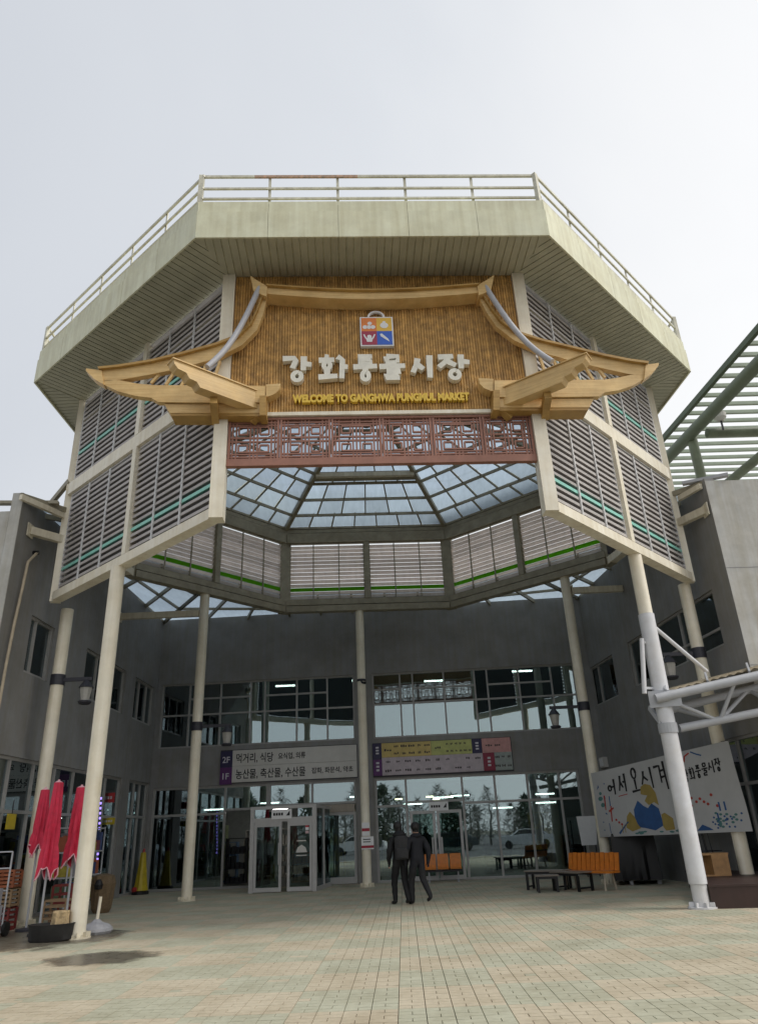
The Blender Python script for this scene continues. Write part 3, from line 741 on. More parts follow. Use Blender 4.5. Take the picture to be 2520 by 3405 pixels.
# --- skylight: eight sided glazed pyramid
CX, CY, ZA, ZE = -.3, 19.6, 14.75, 12.42
sk = sub('skylight', pav)
ts = [0, .12, .24, .36, .43, .58, .72, .85]; nc = [7, 6, 6, 5, 5, 4, 3]
def sp_(k, t): x, y = W8[k]; return Vector((x+(CX-x)*t, y+(CY-y)*t, ZE+(ZA-ZE)*t))
for i, k in enumerate(order):
    k2 = order[(i+1) % 8]
    hb = MB(); hb.bar(sp_(k, 0), sp_(k, .97), .14, .2); hb.build('hip_beam', STEEL, sk)
    for j in range(7):
        A, B, C_, D_ = sp_(k, ts[j]), sp_(k2, ts[j]), sp_(k2, ts[j+1]), sp_(k, ts[j+1])
        MB().bar(A+(B-A)*.01-Vector((0, 0, .02)), B-(B-A)*.01-Vector((0, 0, .02)), .06, .1).build('purlin', STEEL, sk)
        mb_ = MB()
        for c_ in range(nc[j]):
            s0, s1 = c_/nc[j], (c_+1)/nc[j]
            up = Vector((0, 0, .07))
            q_ = [A+(B-A)*(s0+.004), A+(B-A)*(s1-.004), D_+(C_-D_)*(s1-.004), D_+(C_-D_)*(s0+.004)]
            MB().add([p+up for p in q_], [(0, 1, 2, 3)]).build('pane', STEEL if (j == 3 and k == 'BR') else POLY, sk)
            if c_: MB().bar(A+(B-A)*s0+Vector((0, 0, .02)), D_+(C_-D_)*s0+Vector((0, 0, .02)), .045, .06).build('glazing_bar', STEEL, sk)
MB().bar(sp_('BR', .435)-Vector((0, 0, .1)), sp_('BL', .435)-Vector((0, 0, .1)), .16, .16).build('collar_beam', CREAMD, sk)
mbx = MB(); mbx.lathe((CX, CY, ZA-.62), [(1.75, 0), (1.75, .12), (.05, .75)], 8); mbx.build('skylight_cap', STEEL, sk)
for i, k in enumerate(order):
    k2 = order[(i+1) % 8]
    if k+k2 in ('RBBR', 'BRBL', 'BLLB'):
        F = faces[k+k2]; MB().fbox(F, .1, F.len-.1, ZE-.02, ZE+.06, -.12, .05).build('eaves_beam', STEEL, sk)
# --- lattice screen: six square panels of nested bars
ls = sub('lattice_screen', pav)
Lz0, Lz1 = FF.px(830, 1013)[1], FF.px(830, 910)[1]
la, lb = .14, FF.len-.14
fr_ = MB(); fr_.fbox(FF, la, lb, Lz0, Lz0+.16, -.06, .06); fr_.fbox(FF, la, lb, Lz1-.05, Lz1, -.06, .06); fr_.build('lattice_frame', LATT, ls)
pw = (lb-la)/6; hz0, hz1 = Lz0+.16, Lz1-.05
for k in range(6):
    a = la+k*pw; b = a+pw; h = hz1-hz0; mbx = MB(); t = .034; dn = [0]
    def bar_(x0, z0, x1, z1):
        dn[0] += 1; e = .0006*dn[0]
        if abs(x1-x0) > abs(z1-z0): mbx.fbox(FF, a+x0*pw, a+x1*pw, hz0+z0*h-t/2, hz0+z0*h+t/2, -.02+e, .02+e)
        else: mbx.fbox(FF, a+x0*pw-t/2, a+x0*pw+t/2, hz0+z0*h, hz0+z1*h, -.02+e, .02+e)
    for x in (.03, .97): mbx.fbox(FF, a+x*pw-.024, a+x*pw+.024, hz0, hz1, -.05, .05)
    v = k % 2
    for x in (.09, .16, .43, .5, .57, .84, .91): bar_(x, 0, x, 1)
    for z in (.06, .13, .45, .55, .87, .94): bar_(.05, z, .95, z)
    sq = [(.21, .64, .38, .82), (.62, .18, .79, .36), (.62, .64, .79, .82), (.21, .18, .38, .36)]
    for (x0, z0, x1, z1) in sq:
        bar_(x0, z0, x1, z0); bar_(x0, z1, x1, z1); bar_(x0, z0, x0, z1); bar_(x1, z0, x1, z1)
    bar_(.21, .18, .21, .82) if v else bar_(.21, .18, .79, .18)
    bar_(.79, .18, .79, .82) if v else bar_(.21, .82, .79, .82)
    mbx.build('lattice_panel', LATT, ls)
# --- struts between the tower and the building
mbx = MB(); z = ony(100, 1156, 17.7).z
for (p, q_, z) in [(tuple(LW.P(LW.px(64, 1157)[0], 0, .02)[:2]), (-8.3, 17.45), LW.px(64, 1157)[1]), (tuple(RW.P(RW.px(1540, 1112)[0], 0, .02)[:2]), (8.03, 18.05), RW.px(1540, 1112)[1]), ((-8.75, CC[1]), (CC[0]-.16, CC[1]), ony(370, 1340, CC[1]).z), ((CE[0]+.16, CE[1]), (7.93, CE[1]), ony(1290, 1286, CE[1]).z)]:
    b_ = MB(); b_.bar((*p, z), (*q_, z), .16, .2); b_.bar((p[0]+(.02 if p[0] < 0 else -.02)*0, p[1], z), (p[0]+(.03 if p[0] < q_[0] else -.03), p[1], z), .3, .34); b_.build('strut', CREAMD, pav)

# --- link canopy: flat sheets closing the gap to the building
lk = thing('link_canopy', 'translucent sheet roof joining the octagonal tower to the grey walls', 'canopy', (0, 27, 9.6))
ZL = 9.68
def V2(p, z=ZL): return Vector((p[0], p[1], z))
mBL = ((W8['LB'][0]+W8['BL'][0])/2, (W8['LB'][1]+W8['BL'][1])/2); mBR = ((W8['RB'][0]+W8['BR'][0])/2, (W8['RB'][1]+W8['BR'][1])/2)
patches = [(W8['LV'], W8['LB'], (-8.86, 21.3), (-8.9, 16.2), 4, 1), (W8['LB'], mBL, (-8.8, 28.2), (-8.86, 21.3), 3, 3), (mBL, W8['BL'], (-3.7, 27.95), (-8.8, 28.2), 3, 3),
           (W8['BL'], W8['BR'], (2.5, 27.6), (-3.7, 27.95), 5, 1), (W8['BR'], mBR, (7.62, 27.3), (2.5, 27.6), 3, 3), (mBR, W8['RB'], (8.1, 22.1), (7.62, 27.3), 3, 3), (W8['RB'], W8['RV'], (8.5, 17.2), (8.1, 22.1), 4, 1)]
for (a, b, c, d, nu, nv) in patches:
    A, B, C_, D_ = V2(a, ZL+.12), V2(b, ZL+.12), V2(c), V2(d)
    def bp(s, t): return (A*(1-s)+B*s)*(1-t)+(D_*(1-s)+C_*s)*t
    for i in range(nu):
        for j in range(nv):
            e_ = .006
            MB().add([bp((i+e_)/nu, (j+e_)/nv), bp((i+1-e_)/nu, (j+e_)/nv), bp((i+1-e_)/nu, (j+1-e_)/nv), bp((i+e_)/nu, (j+1-e_)/nv)], [(0, 1, 2, 3)]).build('roof_sheet', POLY2, lk)
    for i in range(nu+1):
        MB().bar(bp(i/nu, .0)-Vector((0, 0, .09)), bp(i/nu, 1)-Vector((0, 0, .09)), .07, .14).build('rafter', STEEL, lk)
    for j in range(1, nv+1):
        MB().bar(bp(.01, j/nv)-Vector((0, 0, .05)), bp(.99, j/nv)-Vector((0, 0, .05)), .06, .09).build('purlin', STEEL, lk)
for (a, b, m_) in [((-8.3, 17.3, 9.5), (-8.83, 16.1, 9.5), CREAMD), ((8.1, 17.9, 9.5), (8.4, 17.15, 9.5), CREAMD), ((-8.3, 17.4, 10.55), (-9.6, 18.4, 9.75), STEEL)]:
    MB().bar(a, b, .1, .14).build('edge_beam', m_, lk)
MB().bar((-14.5, 15.9, 9.5), (-8.3, 17.0, 9.72), .16, .08).build('gutter', STEEL, lk)
MB().bar((8.1, 17.5, 9.75), (9.1, 17.0, 9.72), .16, .08).build('gutter', GREY, lk)

# ================================================================= ENTRANCE SIGN
sg = thing('entrance_sign', 'bamboo signboard with raised pale Korean letters above the entrance', 'sign', (.1, 12.9, 9.5))
su0, su1 = .14, FF.len-.14; sz0, sz1 = 9.525, ZS-.005
MB().fbox(FF, su0, su1, sz0, sz1, -.06, .035).build('backing_board', BAMB, sg)
def bamboo(h, seed):
    rnd = random.Random(seed); mbx = MB(); z = 0; zs = [0]; nd = rnd.uniform(.1, .4)
    prof = [(.0275, 0)]
    while nd < h-.05:
        prof += [(.0272, nd-.014), (.0315, nd-.004), (.0315, nd+.004), (.0272, nd+.014)]; nd += rnd.uniform(.27, .42)
    prof.append((.0275, h))
    rows = []
    for r, z in prof:
        rows.append([FF.u*(r*math.cos(a))+FF.n*(r*math.sin(a)*.8)+Vector((0, 0, z)) for a in [math.pi*j/5 for j in range(6)]])
    vs_ = [p for R in rows for p in R]; fs = []
    for i in range(len(rows)-1):
        for j in range(5): fs.append((i*6+j, i*6+j+1, (i+1)*6+j+1, (i+1)*6+j))
    return mbx.add(vs_, fs)
npole = 107; stp = (su1-su0)/npole; protos = []
base = worldloc(sg)
for k in range(npole):
    u = su0+stp*(k+.5); p = FF.P(u, sz0, .037)
    if k < 8:
        o = bamboo(sz1-sz0, 50+k).build('bamboo_pole', BAM, None, smooth=True); o.parent = sg; protos.append(o)
    else: o = protos[random.randrange(8)].copy(); COL.objects.link(o); o.parent = sg
    o.location = p-base+FF.n*random.uniform(0, .008)
# raised Korean letters drawn as strokes
JAMO = {
 'gang': [[(.02, .93), (.42, .95), (.46, .86), (.34, .52)], [(.72, 1.02), (.70, .42)], [(.72, .70), (.97, .66)], 'o.50,.17,.15'],
 'hwa': [[(.22, 1.0), (.36, .98)], [(.02, .84), (.56, .86)], 'o.30,.62,.12', [(.30, .46), (.30, .22)], [(.0, .12), (.66, .16)], [(.66, .98), (.84, .84), (.80, .05)], [(.84, .55), (1.02, .53)]],
 'pung': [[(.2, .97), (.82, .99)], [(.2, .74), (.82, .75)], [(.38, .97), (.40, .76)], [(.63, .97), (.61, .76)], [(-.02, .53), (1.02, .56)], [(.5, .53), (.5, .36)], 'o.5,.15,.15'],
 'mul': [[(.28, .98), (.74, .98), (.70, .72)], [(.28, .98), (.32, .72), (.70, .72)], [(-.02, .54), (1.02, .57)], [(.5, .54), (.5, .44)], [(.26, .38), (.76, .39), (.74, .22)], [(.26, .22), (.74, .22)], [(.27, .22), (.27, .04), (.78, .05)]],
 'si': [[(.28, .88), (.2, .6), (.02, .28)], [(.24, .62), (.52, .42)], [(.84, 1.0), (.80, .05)]],
 'jang': [[(.02, .93), (.50, .96)], [(.34, .94), (.24, .72), (.02, .50)], [(.26, .76), (.56, .56)], [(.74, 1.02), (.72, .42)], [(.74, .72), (1.0, .68)], 'o.50,.17,.15'],
 'eo': ['o.22,.42,.17', [(.42, .48), (.72, .50)], [(.74, 1.0), (.72, -.05)]],
 'seo': [[(.26, .92), (.18, .5), (.0, .05)], [(.2, .55), (.46, .2)], [(.46, .52), (.74, .54)], [(.76, 1.0), (.74, -.05)]],
 'oh': ['o.5,.78,.2', [(.5, .55), (.5, .15)], [(.12, .08), (.92, .12)]],
 'gyeo': [[(.02, .88), (.46, .9), (.40, .2)], [(.46, .68), (.74, .70)], [(.46, .42), (.74, .44)], [(.78, 1.05), (.76, -.1)]],
}
def jamo(F, key, u, z, w_, h_, sw, da, db, m_, parent, name='letter', step=.0025):
    mbx = MB(); n = 0
    for s in JAMO[key]:
        n += 1; e_ = step*n
        if isinstance(s, str):
            x, y, r = [float(q_) for q_ in s[1:].split(',')]
            pts = [(u+(x+r*math.cos(a)*.95)*w_, z+(y+r*math.sin(a)*1.15)*h_) for a in [2*math.pi*i/14+1.2 for i in range(15)]]
            mbx.ribbon(F, pts, sw*.8, da, db+e_)
        else:
            pts = [(u+x*w_, z+y*h_) for x, y in s]
            # extend ends by half a stroke for blunt brush ends
            wd = [sw*(1.12 if i == 0 else .92) for i in range(len(pts))]
            mbx.ribbon(F, pts, wd, da, db+e_)
    return mbx.build(name, m_, parent)
zl0 = FF.px(820, 829, .16)[1]; zl1 = FF.px(820, 778, .16)[1]
ks = ['gang', 'hwa', 'pung', 'mul', 'si', 'jang']
xs0 = [615, 694, 771, 828, 898, 955]; xs1 = [681, 757, 821, 882, 945, 1024]
for k, a, b in zip(ks, xs0, xs1):
    ua, ub = FF.px(a, 805, .16)[0], FF.px(b, 805, .16)[0]
    jamo(FF, k, ua, zl0, ub-ua, zl1-zl0, .122, .07, .19, LETT, sg)
def text_mesh(body, size, F, u, z, d, m_, parent, name, ext=.004, off=0.0, width=None, center=False):
    cu = bpy.data.curves.new(name, 'FONT'); cu.body = body; cu.size = size; cu.extrude = ext; cu.offset = off; cu.resolution_u = 3
    if center: cu.align_x = 'CENTER'
    to = bpy.data.objects.new(name, cu); COL.objects.link(to)
    bpy.context.view_layer.update()
    me = bpy.data.meshes.new_from_object(to.evaluated_get(bpy.context.evaluated_depsgraph_get()))
    bpy.data.objects.remove(to)
    xs = [v.co.x for v in me.vertices]
    if not xs: return None
    sx = width/(max(xs)-min(xs)) if width else 1; x0 = min(xs) if not center else 0
    mbx = MB(); mbx.v = [tuple(F.P(u+(v.co.x-x0)*sx, z+v.co.y, d+v.co.z)) for v in me.vertices]
    mbx.f = [tuple(p.vertices) for p in me.polygons]; mbx.m = [0]*len(mbx.f)
    bpy.data.meshes.remove(me)
    return mbx.build(name, m_, parent)
ua, ub = FF.px(638, 868, .1)[0], FF.px(1022, 868, .1)[0]; zc0 = FF.px(830, 877, .1)[1]
text_mesh('WELCOME TO GANGHWA PUNGMUL MARKET', .24, FF, ua, zc0, .115, LETY, sg, 'caption', .045, .014, ub-ua)
# emblem: shopping basket of four coloured tiles
e0, e1 = FF.px(785, 725, .12)[0], FF.px(857, 725, .12)[0]; ez0, ez1 = FF.px(821, 756, .12)[1], FF.px(821, 693, .12)[1]
em = MB(); em.fbox(FF, e0, e1, ez0, ez1, .06, .15)
emb = em.build('emblem', WHITE, sg)
mw, mh = (e0+e1)/2, (ez0+ez1)/2; bd = .03
tiles = [(e0+bd, mw, mh, ez1-bd, (.75, .22, .04)), (mw, e1-bd, mh, ez1-bd, (.78, .48, .06)), (e0+bd, mw, ez0+bd, mh, (.36, .03, .07)), (mw, e1-bd, ez0+bd, mh, (.03, .12, .55))]
for i, (a, b, c, d, cc) in enumerate(tiles): MB().fbox(FF, a, b, c, d, .151, .158).build('tile', mat('emblem_tile%d' % i, cc, .4, .05), emb)
hp = [(mw+.17*math.cos(a), ez1+.15*math.sin(a)) for a in [math.pi*i/12 for i in range(13)]]
MB().ribbon(FF, hp, .04, .09, .15).build('handle', WHITE, emb)
ic = MB(); tw = mw-e0-bd; th = ez1-bd-mh
def ell(cx, cz, rx, rz, n=10): return [(cx+rx*math.cos(2*math.pi*i/n), cz+rz*math.sin(2*math.pi*i/n)) for i in range(n)]
for i, x in enumerate((-.26, 0, .26)): ic.fpoly(FF, ell(e0+bd+tw*(.5+x), mh+th*.3, .055, .05), .159, .164)
ic.fpoly(FF, ell(e0+bd+tw*.55, mh+th*.58, .05, .045), .159, .1645)
ic.fpoly(FF, ell(mw+tw*.5, mh+th*.42, .09, .075, 12), .159, .164); ic.fpoly(FF, ell(mw+tw*.5, mh+th*.66, .035, .03), .159, .1645)
ic.fpoly(FF, [(e0+bd+tw*.25, ez0+bd+th*.5), (e0+bd+tw*.75, ez0+bd+th*.5), (e0+bd+tw*.66, ez0+bd+th*.2), (e0+bd+tw*.34, ez0+bd+th*.2)], .159, .164)
ic.fpoly(FF, ell(e0+bd+tw*.5, ez0+bd+th*.58, .05, .05), .159, .1645)
for s_ in (-1, 1): ic.ribbon(FF, [(e0+bd+tw*(.5+s_*.22), ez0+bd+th*.45), (e0+bd+tw*(.5+s_*.36), ez0+bd+th*.75)], .03, .159, .165)
ic.fpoly(FF, [(mw+tw*.2, ez0+bd+th*.78), (mw+tw*.34, ez0+bd+th*.8), (mw+tw*.72, ez0+bd+th*.42), (mw+tw*.82, ez0+bd+th*.2), (mw+tw*.58, ez0+bd+th*.36), (mw+tw*.24, ez0+bd+th*.62)], .159, .164)
ic.build('icon', WHITE, emb)

# ================================================================= ROOF-SHAPED TIMBER FRAME round the sign
fr = thing('sign_roof_frame', 'yellow tiled-roof outline of curved boards framing the bamboo sign', 'frame', (.1, 12.5, 9.4))
def pt(x, y, d): return FF.px(x, y, d)
D1 = .30
def curve_board(top, bot, da, db, m_, name='board'):
    mbx = MB(); n = len(top)
    A = [FF.P(*pt(x, y, db), db) for x, y in top]; B = [FF.P(*pt(x, y, db), db) for x, y in bot]
    off = FF.n*(da-db)
    vs_ = A+B+[p+off for p in A]+[p+off for p in B]; fs = []
    for i in range(n-1):
        fs += [(i, n+i, n+i+1, i+1), (2*n+i, 2*n+i+1, 3*n+i+1, 3*n+i), (i, i+1, 2*n+i+1, 2*n+i), (n+i, 3*n+i, 3*n+i+1, n+i+1)]
    fs += [(0, 2*n, 3*n, n), (n-1, 2*n-1, 4*n-1, 3*n-1)]
    mbx.add(vs_, fs); return mbx.build(name, m_, fr)
def mir(p):
    cl = lambda v: max(0, min(1, v))
    return [(1623+32*cl((y-640)/140)*cl((x-190)/180)-x, y-2-10*cl((y-640)/140)) for x, y in p]
# ridge beam with a gentle sag
xs = [580+i*(1044-580)/10 for i in range(11)]
sag = [math.sin(math.pi*i/10) for i in range(11)]
curve_board([(x, 622+12*s_-2*(i/10)) for i, (x, s_) in enumerate(zip(xs, sag))], [(x, 640+13*s_-2*(i/10)) for i, (x, s_) in enumerate(zip(xs, sag))], .04, D1+.12, YEL, 'ridge_beam')
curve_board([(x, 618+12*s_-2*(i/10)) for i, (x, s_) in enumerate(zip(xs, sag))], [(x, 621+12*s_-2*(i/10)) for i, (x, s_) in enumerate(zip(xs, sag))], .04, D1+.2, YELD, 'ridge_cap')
tube_m = mat('grey_tube', (.42, .42, .44), .4, .06)
for side in (0, 1):
    mm_ = (lambda p: p) if side == 0 else mir
    # ridge end flare
    curve_board(mm_([(546, 601), (562, 612), (583, 624)]), mm_([(553, 634), (566, 640), (581, 646)]), .05, D1+.16, YEL, 'ridge_end')
    # descending hip board from the ridge to the far eave tip
    top = [(574, 642), (562, 676), (548, 706), (520, 733), (470, 752), (400, 771), (330, 788), (262, 799), (215, 804)]
    bot = [(583, 646), (574, 684), (560, 719), (528, 752), (474, 780), (404, 800), (334, 815), (268, 827), (222, 832)]
    curve_board(mm_(top), mm_(bot), D1-.12, D1+.02, YEL, 'hip_board')
    curve_board(mm_([(x-2, y-5) for x, y in top]), mm_([(x, y-.6) for x, y in top]), D1-.16, D1+.1, YELD, 'hip_cap')
    # eave tip
    curve_board(mm_([(188, 803), (205, 805), (222, 807)]), mm_([(188, 808), (206, 826), (226, 838)]), D1-.14, D1+.06, YEL, 'eave_tip')
    # lower eave board sweeping up to the tip
    low_t = [(222, 828), (262, 829), (300, 836), (330, 839), (345, 839.5), (420, 840), (578, 841)]
    low_b = [(226, 838), (258, 853), (296, 863), (330, 867), (345, 876), (420, 877), (578, 877)]
    curve_board(mm_(low_t), mm_(low_b), D1-.12, D1+.02, YEL, 'eave_board')
    curve_board(mm_([(359, 881), (420, 881), (578, 881)]), mm_([(371, 900), (420, 900), (578, 900)]), D1-.3, D1-.02, YEL, 'eave_board')
    curve_board(mm_([(372, 900.5), (420, 900.5), (578, 900.5)]), mm_([(374, 906), (420, 906), (578, 907)]), D1-.4, D1-.03, YELD, 'shaded_eave_soffit')  # thin darker slab; the shade of the eave underside is in its colour
    # rafters between the hip board and the eave board
    for (x, y, x2, y2) in ((330, 836, 352, 812), (362, 840, 384, 806), (395, 843, 418, 800), (428, 845, 450, 795), (460, 847, 480, 788)):
        (a, b) = mm_([(x, y), (x2, y2)])
        MB().bar(FF.P(*pt(*a, D1-.06), D1-.06), FF.P(*pt(*b, D1-.06), D1-.06), .05, .06, tuple(FF.n)).build('rafter', YEL, fr)
    # bracket beam thrusting forward from the wall, its near end stepped
    zb = pt(578, 866, D1)[1]
    s_ = 1 if side == 0 else -1
    pw_ = FF.P(*pt(*mm_([(578, 866)])[0], .05), .05); pw_.z = zb-.03
    pn_ = onz(*mm_([(372, 797)])[0], zb+.12)
    dv = (pn_-pw_); ln = Vector((dv.x, dv.y, 0)).length
    BF = Fr((pw_.x, pw_.y), (pn_.x, pn_.y), flip=(side == 0))
    prof = [(0, -.06), (ln*.72, -.02), (ln*.755, .08), (ln*.83, .10), (ln*.865, .20), (ln*.95, .23), (ln*.985, .31), (ln, .40), (0, .34)]
    prof = [(u, zb-.2+z_) for u, z_ in prof]
    mbx = MB(); mbx.fpoly(BF, prof, -.12, .12); mbx.build('bracket', YEL, fr)
    mbx = MB(); mbx.fpoly(BF, [(u, z_) for u, z_ in [(0, zb+.142), (ln+.02, zb+.202), (ln+.02, zb+.225), (0, zb+.165)]], -.15, .15); mbx.build('bracket_cap', YEL, fr)
    # cross beams under the bracket
    for t_ in (.08, .55):
        p = pw_+Vector((dv.x, dv.y, 0))*t_; p.z = zb-.3
        q_ = FF.P(FF.px(*mm_([(578, 866)])[0], .05)[0]-s_*(.15+t_*1.5), 0, .06); q_.z = zb-.42
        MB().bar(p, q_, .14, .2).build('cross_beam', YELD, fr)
    # half round end block on the sign side
    hb_ = mm_([(580, 838), (612, 836), (610, 848), (600, 858), (585, 864), (580, 864)])
    mbx = MB(); mbx.fpoly(FF, [pt(x, y, D1) for x, y in hb_], .05, D1); mbx.build('end_block', YEL, fr)
    mbx = MB(); mbx.fpoly(FF, [pt(x, y, D1+.1) for x, y in mm_([(566, 862), (580, 862), (580, 905), (566, 905)])], .05, D1+.1); mbx.build('end_block', YELD, fr)
    # grey hip tube
    tp = []
    for i in range(9):
        t_ = i/8; a = Vector(FF.P(*pt(*mm_([(566, 626)])[0], D1+.1), D1+.1)); b = onz(*mm_([(452, 800)])[0], zb+.3)
        p = a.lerp(b, t_); p.z -= .35*math.sin(math.pi*t_)*.9; tp.append(p)
    MB().tube(tp, .06, 12).build('hip_tube', tube_m, fr, smooth=True)

# ================================================================= GREEN STEEL CANOPY beyond the right wing
gc = thing('green_canopy', 'green steel canopy frame over the roof of the right wing', 'canopy', (13, 22, 9.5))
ZG = 15.0; GRN2 = mat('shaded_girder', (.11, .14, .09), .5, .12, 3); PGRN = mat('hazed_green_purlin', (.30, .36, .27), .5, .1, 3)  # purlin green is lightened to carry haze and light coming through
e_a, e_b = onz(1440, 962, ZG), onz(1652, 716, ZG); dr = (e_b-e_a)
far, near = e_a-dr*1.1, e_b+dr*.45
MB().bar(far, near, .14, .2).build('edge_beam', DKGRN, gc)
npur = 30
for k in range(npur):
    p = far.lerp(near, (k+.5)/npur); MB().bar(p+Vector((0, 0, -.02)), p+Vector((13, .4, -.02)), .1, .13).build('purlin', PGRN, gc)
g_a, g_b = onz(1445, 1008, ZG-.8), onz(1652, 792, ZG-.8); dg = g_b-g_a
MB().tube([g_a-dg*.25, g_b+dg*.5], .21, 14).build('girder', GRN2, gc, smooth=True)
h_a = onz(1540, 944, ZG-.9); MB().tube([h_a, h_a+Vector((12, .3, 0))], .17, 12).build('cross_girder', GRN, gc, smooth=True)
cpt = g_a.lerp(g_b, .3); MB().tube([cpt+Vector((.15, 0, 0)), Vector((cpt.x+.25, cpt.y+.2, 9.5))], .17, 12).build('column', GRN, gc, smooth=True)
g2 = onz(1595, 1045, 12.5); g3 = onz(1652, 998, 12.5); MB().tube([g2-(g3-g2)*.3, g3+(g3-g2)*3], .16, 12).build('girder', GRN, gc, smooth=True)
fl = thing('floodlight', 'small floodlight clamped to the green canopy girder', 'floodlight', tuple(onz(1570, 915, ZG-.6)))
p = Vector(fl.location); mbx = MB(); mbx.lathe(p+Vector((0, 0, -.05)), [(.1, 0), (.2, .12), (.22, .28), (.1, .34)], 14); mbx.build('lamp_head', LGREY, fl)
MB().bar(p+Vector((0, 0, -.4)), p+Vector((0, 0, -.05)), .05, .05, (0, 1, 0)).build('bracket', DARK, fl)

# ================================================================= WHITE PIPE TRUSS CANOPY at the right front column
tcn = thing('pipe_truss_canopy', 'grey pipe truss canopy with sheet roof fixed to the right front column', 'canopy', (CF[0], CF[1], 0))
def yy(x, y, Y): return ony(x, y, Y)
T1a, T1b = yy(1428, 1523, 15.62), yy(1690, 1464, 15.5)
T2a, T2b = yy(1462, 1546, 16.35), yy(1700, 1486, 16.5)
T3a, T3b = yy(1480, 1588, 15.95), yy(1700, 1543, 15.95)
for a, b, r in ((T1a, T1b, .095), (T2a, T2b, .09), (T3a, T3b, .085)):
    MB().tube([a, b+(b-a)*.4], r, 14).build('chord', GREY, tcn, smooth=True)
def L_(a, b, t): return a.lerp(b, t)
for t0, t1, A, B in ((.02, .38, (T2a, T2b), (T3a, T3b)), (.4, .7, (T3a, T3b), (T2a, T2b)), (.7, 1.0, (T2a, T2b), (T3a, T3b)), (.05, .38, (T1a, T1b), (T3a, T3b)), (.4, .66, (T3a, T3b), (T1a, T1b))):
    MB().tube([L_(*A, t0), L_(*B, t1)], .042, 10).build('web', GREY, tcn, smooth=True)
# collar plates on the column and stays
zc1, zc2 = T1a.z, T3a.z
mbx = MB(); mbx.tube([(*CF, zc1-.12), (*CF, zc1+.18)], .2, 20); mbx.tube([(*CF, zc2-.1), (*CF, zc2+.1)], .195, 20)
mbx.bar((CF[0]-.32, CF[1]-.1, zc1), (CF[0]+.3, CF[1]-.25, zc1), .05, .34); mbx.bar((CF[0]-.2, CF[1]+.3, zc1-.1), (CF[0]-.12, CF[1]-.1, zc1-.55), .06, .1)
mbx.build('collar', GREY, tcn)
MB().tube([yy(1398, 1392, 15.75), yy(1404, 1512, 15.75)], .05, 10).build('stay', WHITEG, tcn, smooth=True)
for yq in (1400, 1500): q1 = yy(1402, yq, 15.75); MB().bar(q1, (CF[0]-.1, CF[1], q1.z), .05, .05).build('stay_lug', WHITEG, tcn)
MB().tube([yy(1424, 1366, 15.8), yy(1540, 1464, 16.3)], .045, 10).build('stay', WHITEG, tcn, smooth=True)
ROOFT = mat('canopy_sheet_underside', (.42, .35, .24), .6, .15, 3, dirt=.2)
rr_a, rr_b = yy(1452, 1512, 16.2), yy(1720, 1442, 16.2)
mbx = MB(); n = 40
for i in range(n):
    t0, t1 = i/n*1.3, (i+1)/n*1.3; a, b = rr_a.lerp(rr_b, t0), rr_a.lerp(rr_b, t1); up = .035*(i % 2)
    dn = .035*((i+1) % 2)
    A = a+Vector((0, -.55, up-.02)); B = b+Vector((0, -.55, dn-.02)); C_ = b+Vector((.3, 1.6, dn+.25)); D_ = a+Vector((.3, 1.6, up+.25))
    mbx.add([A, B, C_, D_, A+Vector((0, 0, .02)), B+Vector((0, 0, .02)), C_+Vector((0, 0, .02)), D_+Vector((0, 0, .02))], [(0, 1, 2, 3), (7, 6, 5, 4), (0, 4, 5, 1), (2, 6, 7, 3)])
mbx.build('roof_sheet', ROOFT, tcn)
for t_ in (.1, .45, .8): MB().bar(T1a.lerp(T1b, t_)+Vector((0, .05, .1)), T1a.lerp(T1b, t_)+Vector((.05, .2, .3)), .04, .12).build('bracket', GREY, tcn)

# ================================================================= SIGNBOARDS ON THE BACK WALL
def board(u0, u1, z0, z1, name, label, m_):
    t = thing(name, label, 'sign', tuple(BW.P((u0+u1)/2, z0, .05)))
    return t
s0, s1 = BW.px(508, 1670)[0], BW.px(778, 1655)[0]; b0 = BW.px(482, 1672)[0]
zl, zh = 3.44, 4.55
sb = board(b0, s1, zl, zh, 'floor_guide_sign', 'pale grey floor guide board with two rows of Korean text above porch', None)
MB().fbox(BW, s0, s1, zl, (zl+zh)/2-.004, .02, .09).build('panel', LGREY, sb); MB().fbox(BW, s0, s1, (zl+zh)/2+.004, zh, .02, .09).build('panel', LGREY, sb)
MB().fbox(BW, b0, s0-.004, zl-.06, (zl+zh)/2-.03, .02, .095).build('panel', PURPLE, sb); MB().fbox(BW, b0, s0-.004, (zl+zh)/2-.028, zh-.02, .02, .095).build('panel', NAVY, sb)
MB().fbox(BW, b0-.02, s1+.02, zl-.03, zh+.03, .0, .018).build('backing', DARK, sb)
PT = mat('pale_text', (.6, .58, .62), .5)
text_mesh('2F', .3, BW, b0+.07, zh-.42, .097, PT, sb, 'lettering', .002, .004); text_mesh('1F', .3, BW, b0+.1, zl+.12, .097, PT, sb, 'lettering', .002, .004)
tw_ = s1-s0
text_mesh('먹거리, 식당', .36, BW, s0+.14, zh-.42, .092, INK, sb, 'lettering', .002, .005, tw_*.30)
text_mesh('요식업, 의류', .24, BW, s0+tw_*.37, zh-.36, .092, INK, sb, 'lettering', .002, .005, tw_*.22)
text_mesh('농산물, 축산물, 수산물', .36, BW, s0+.14, zl+.14, .092, INK, sb, 'lettering', .002, .005, tw_*.56)
text_mesh('잡화, 화문석, 약초', .22, BW, s0+tw_*.64, zl+.2, .092, INK, sb, 'lettering', .002, .004, tw_*.33)
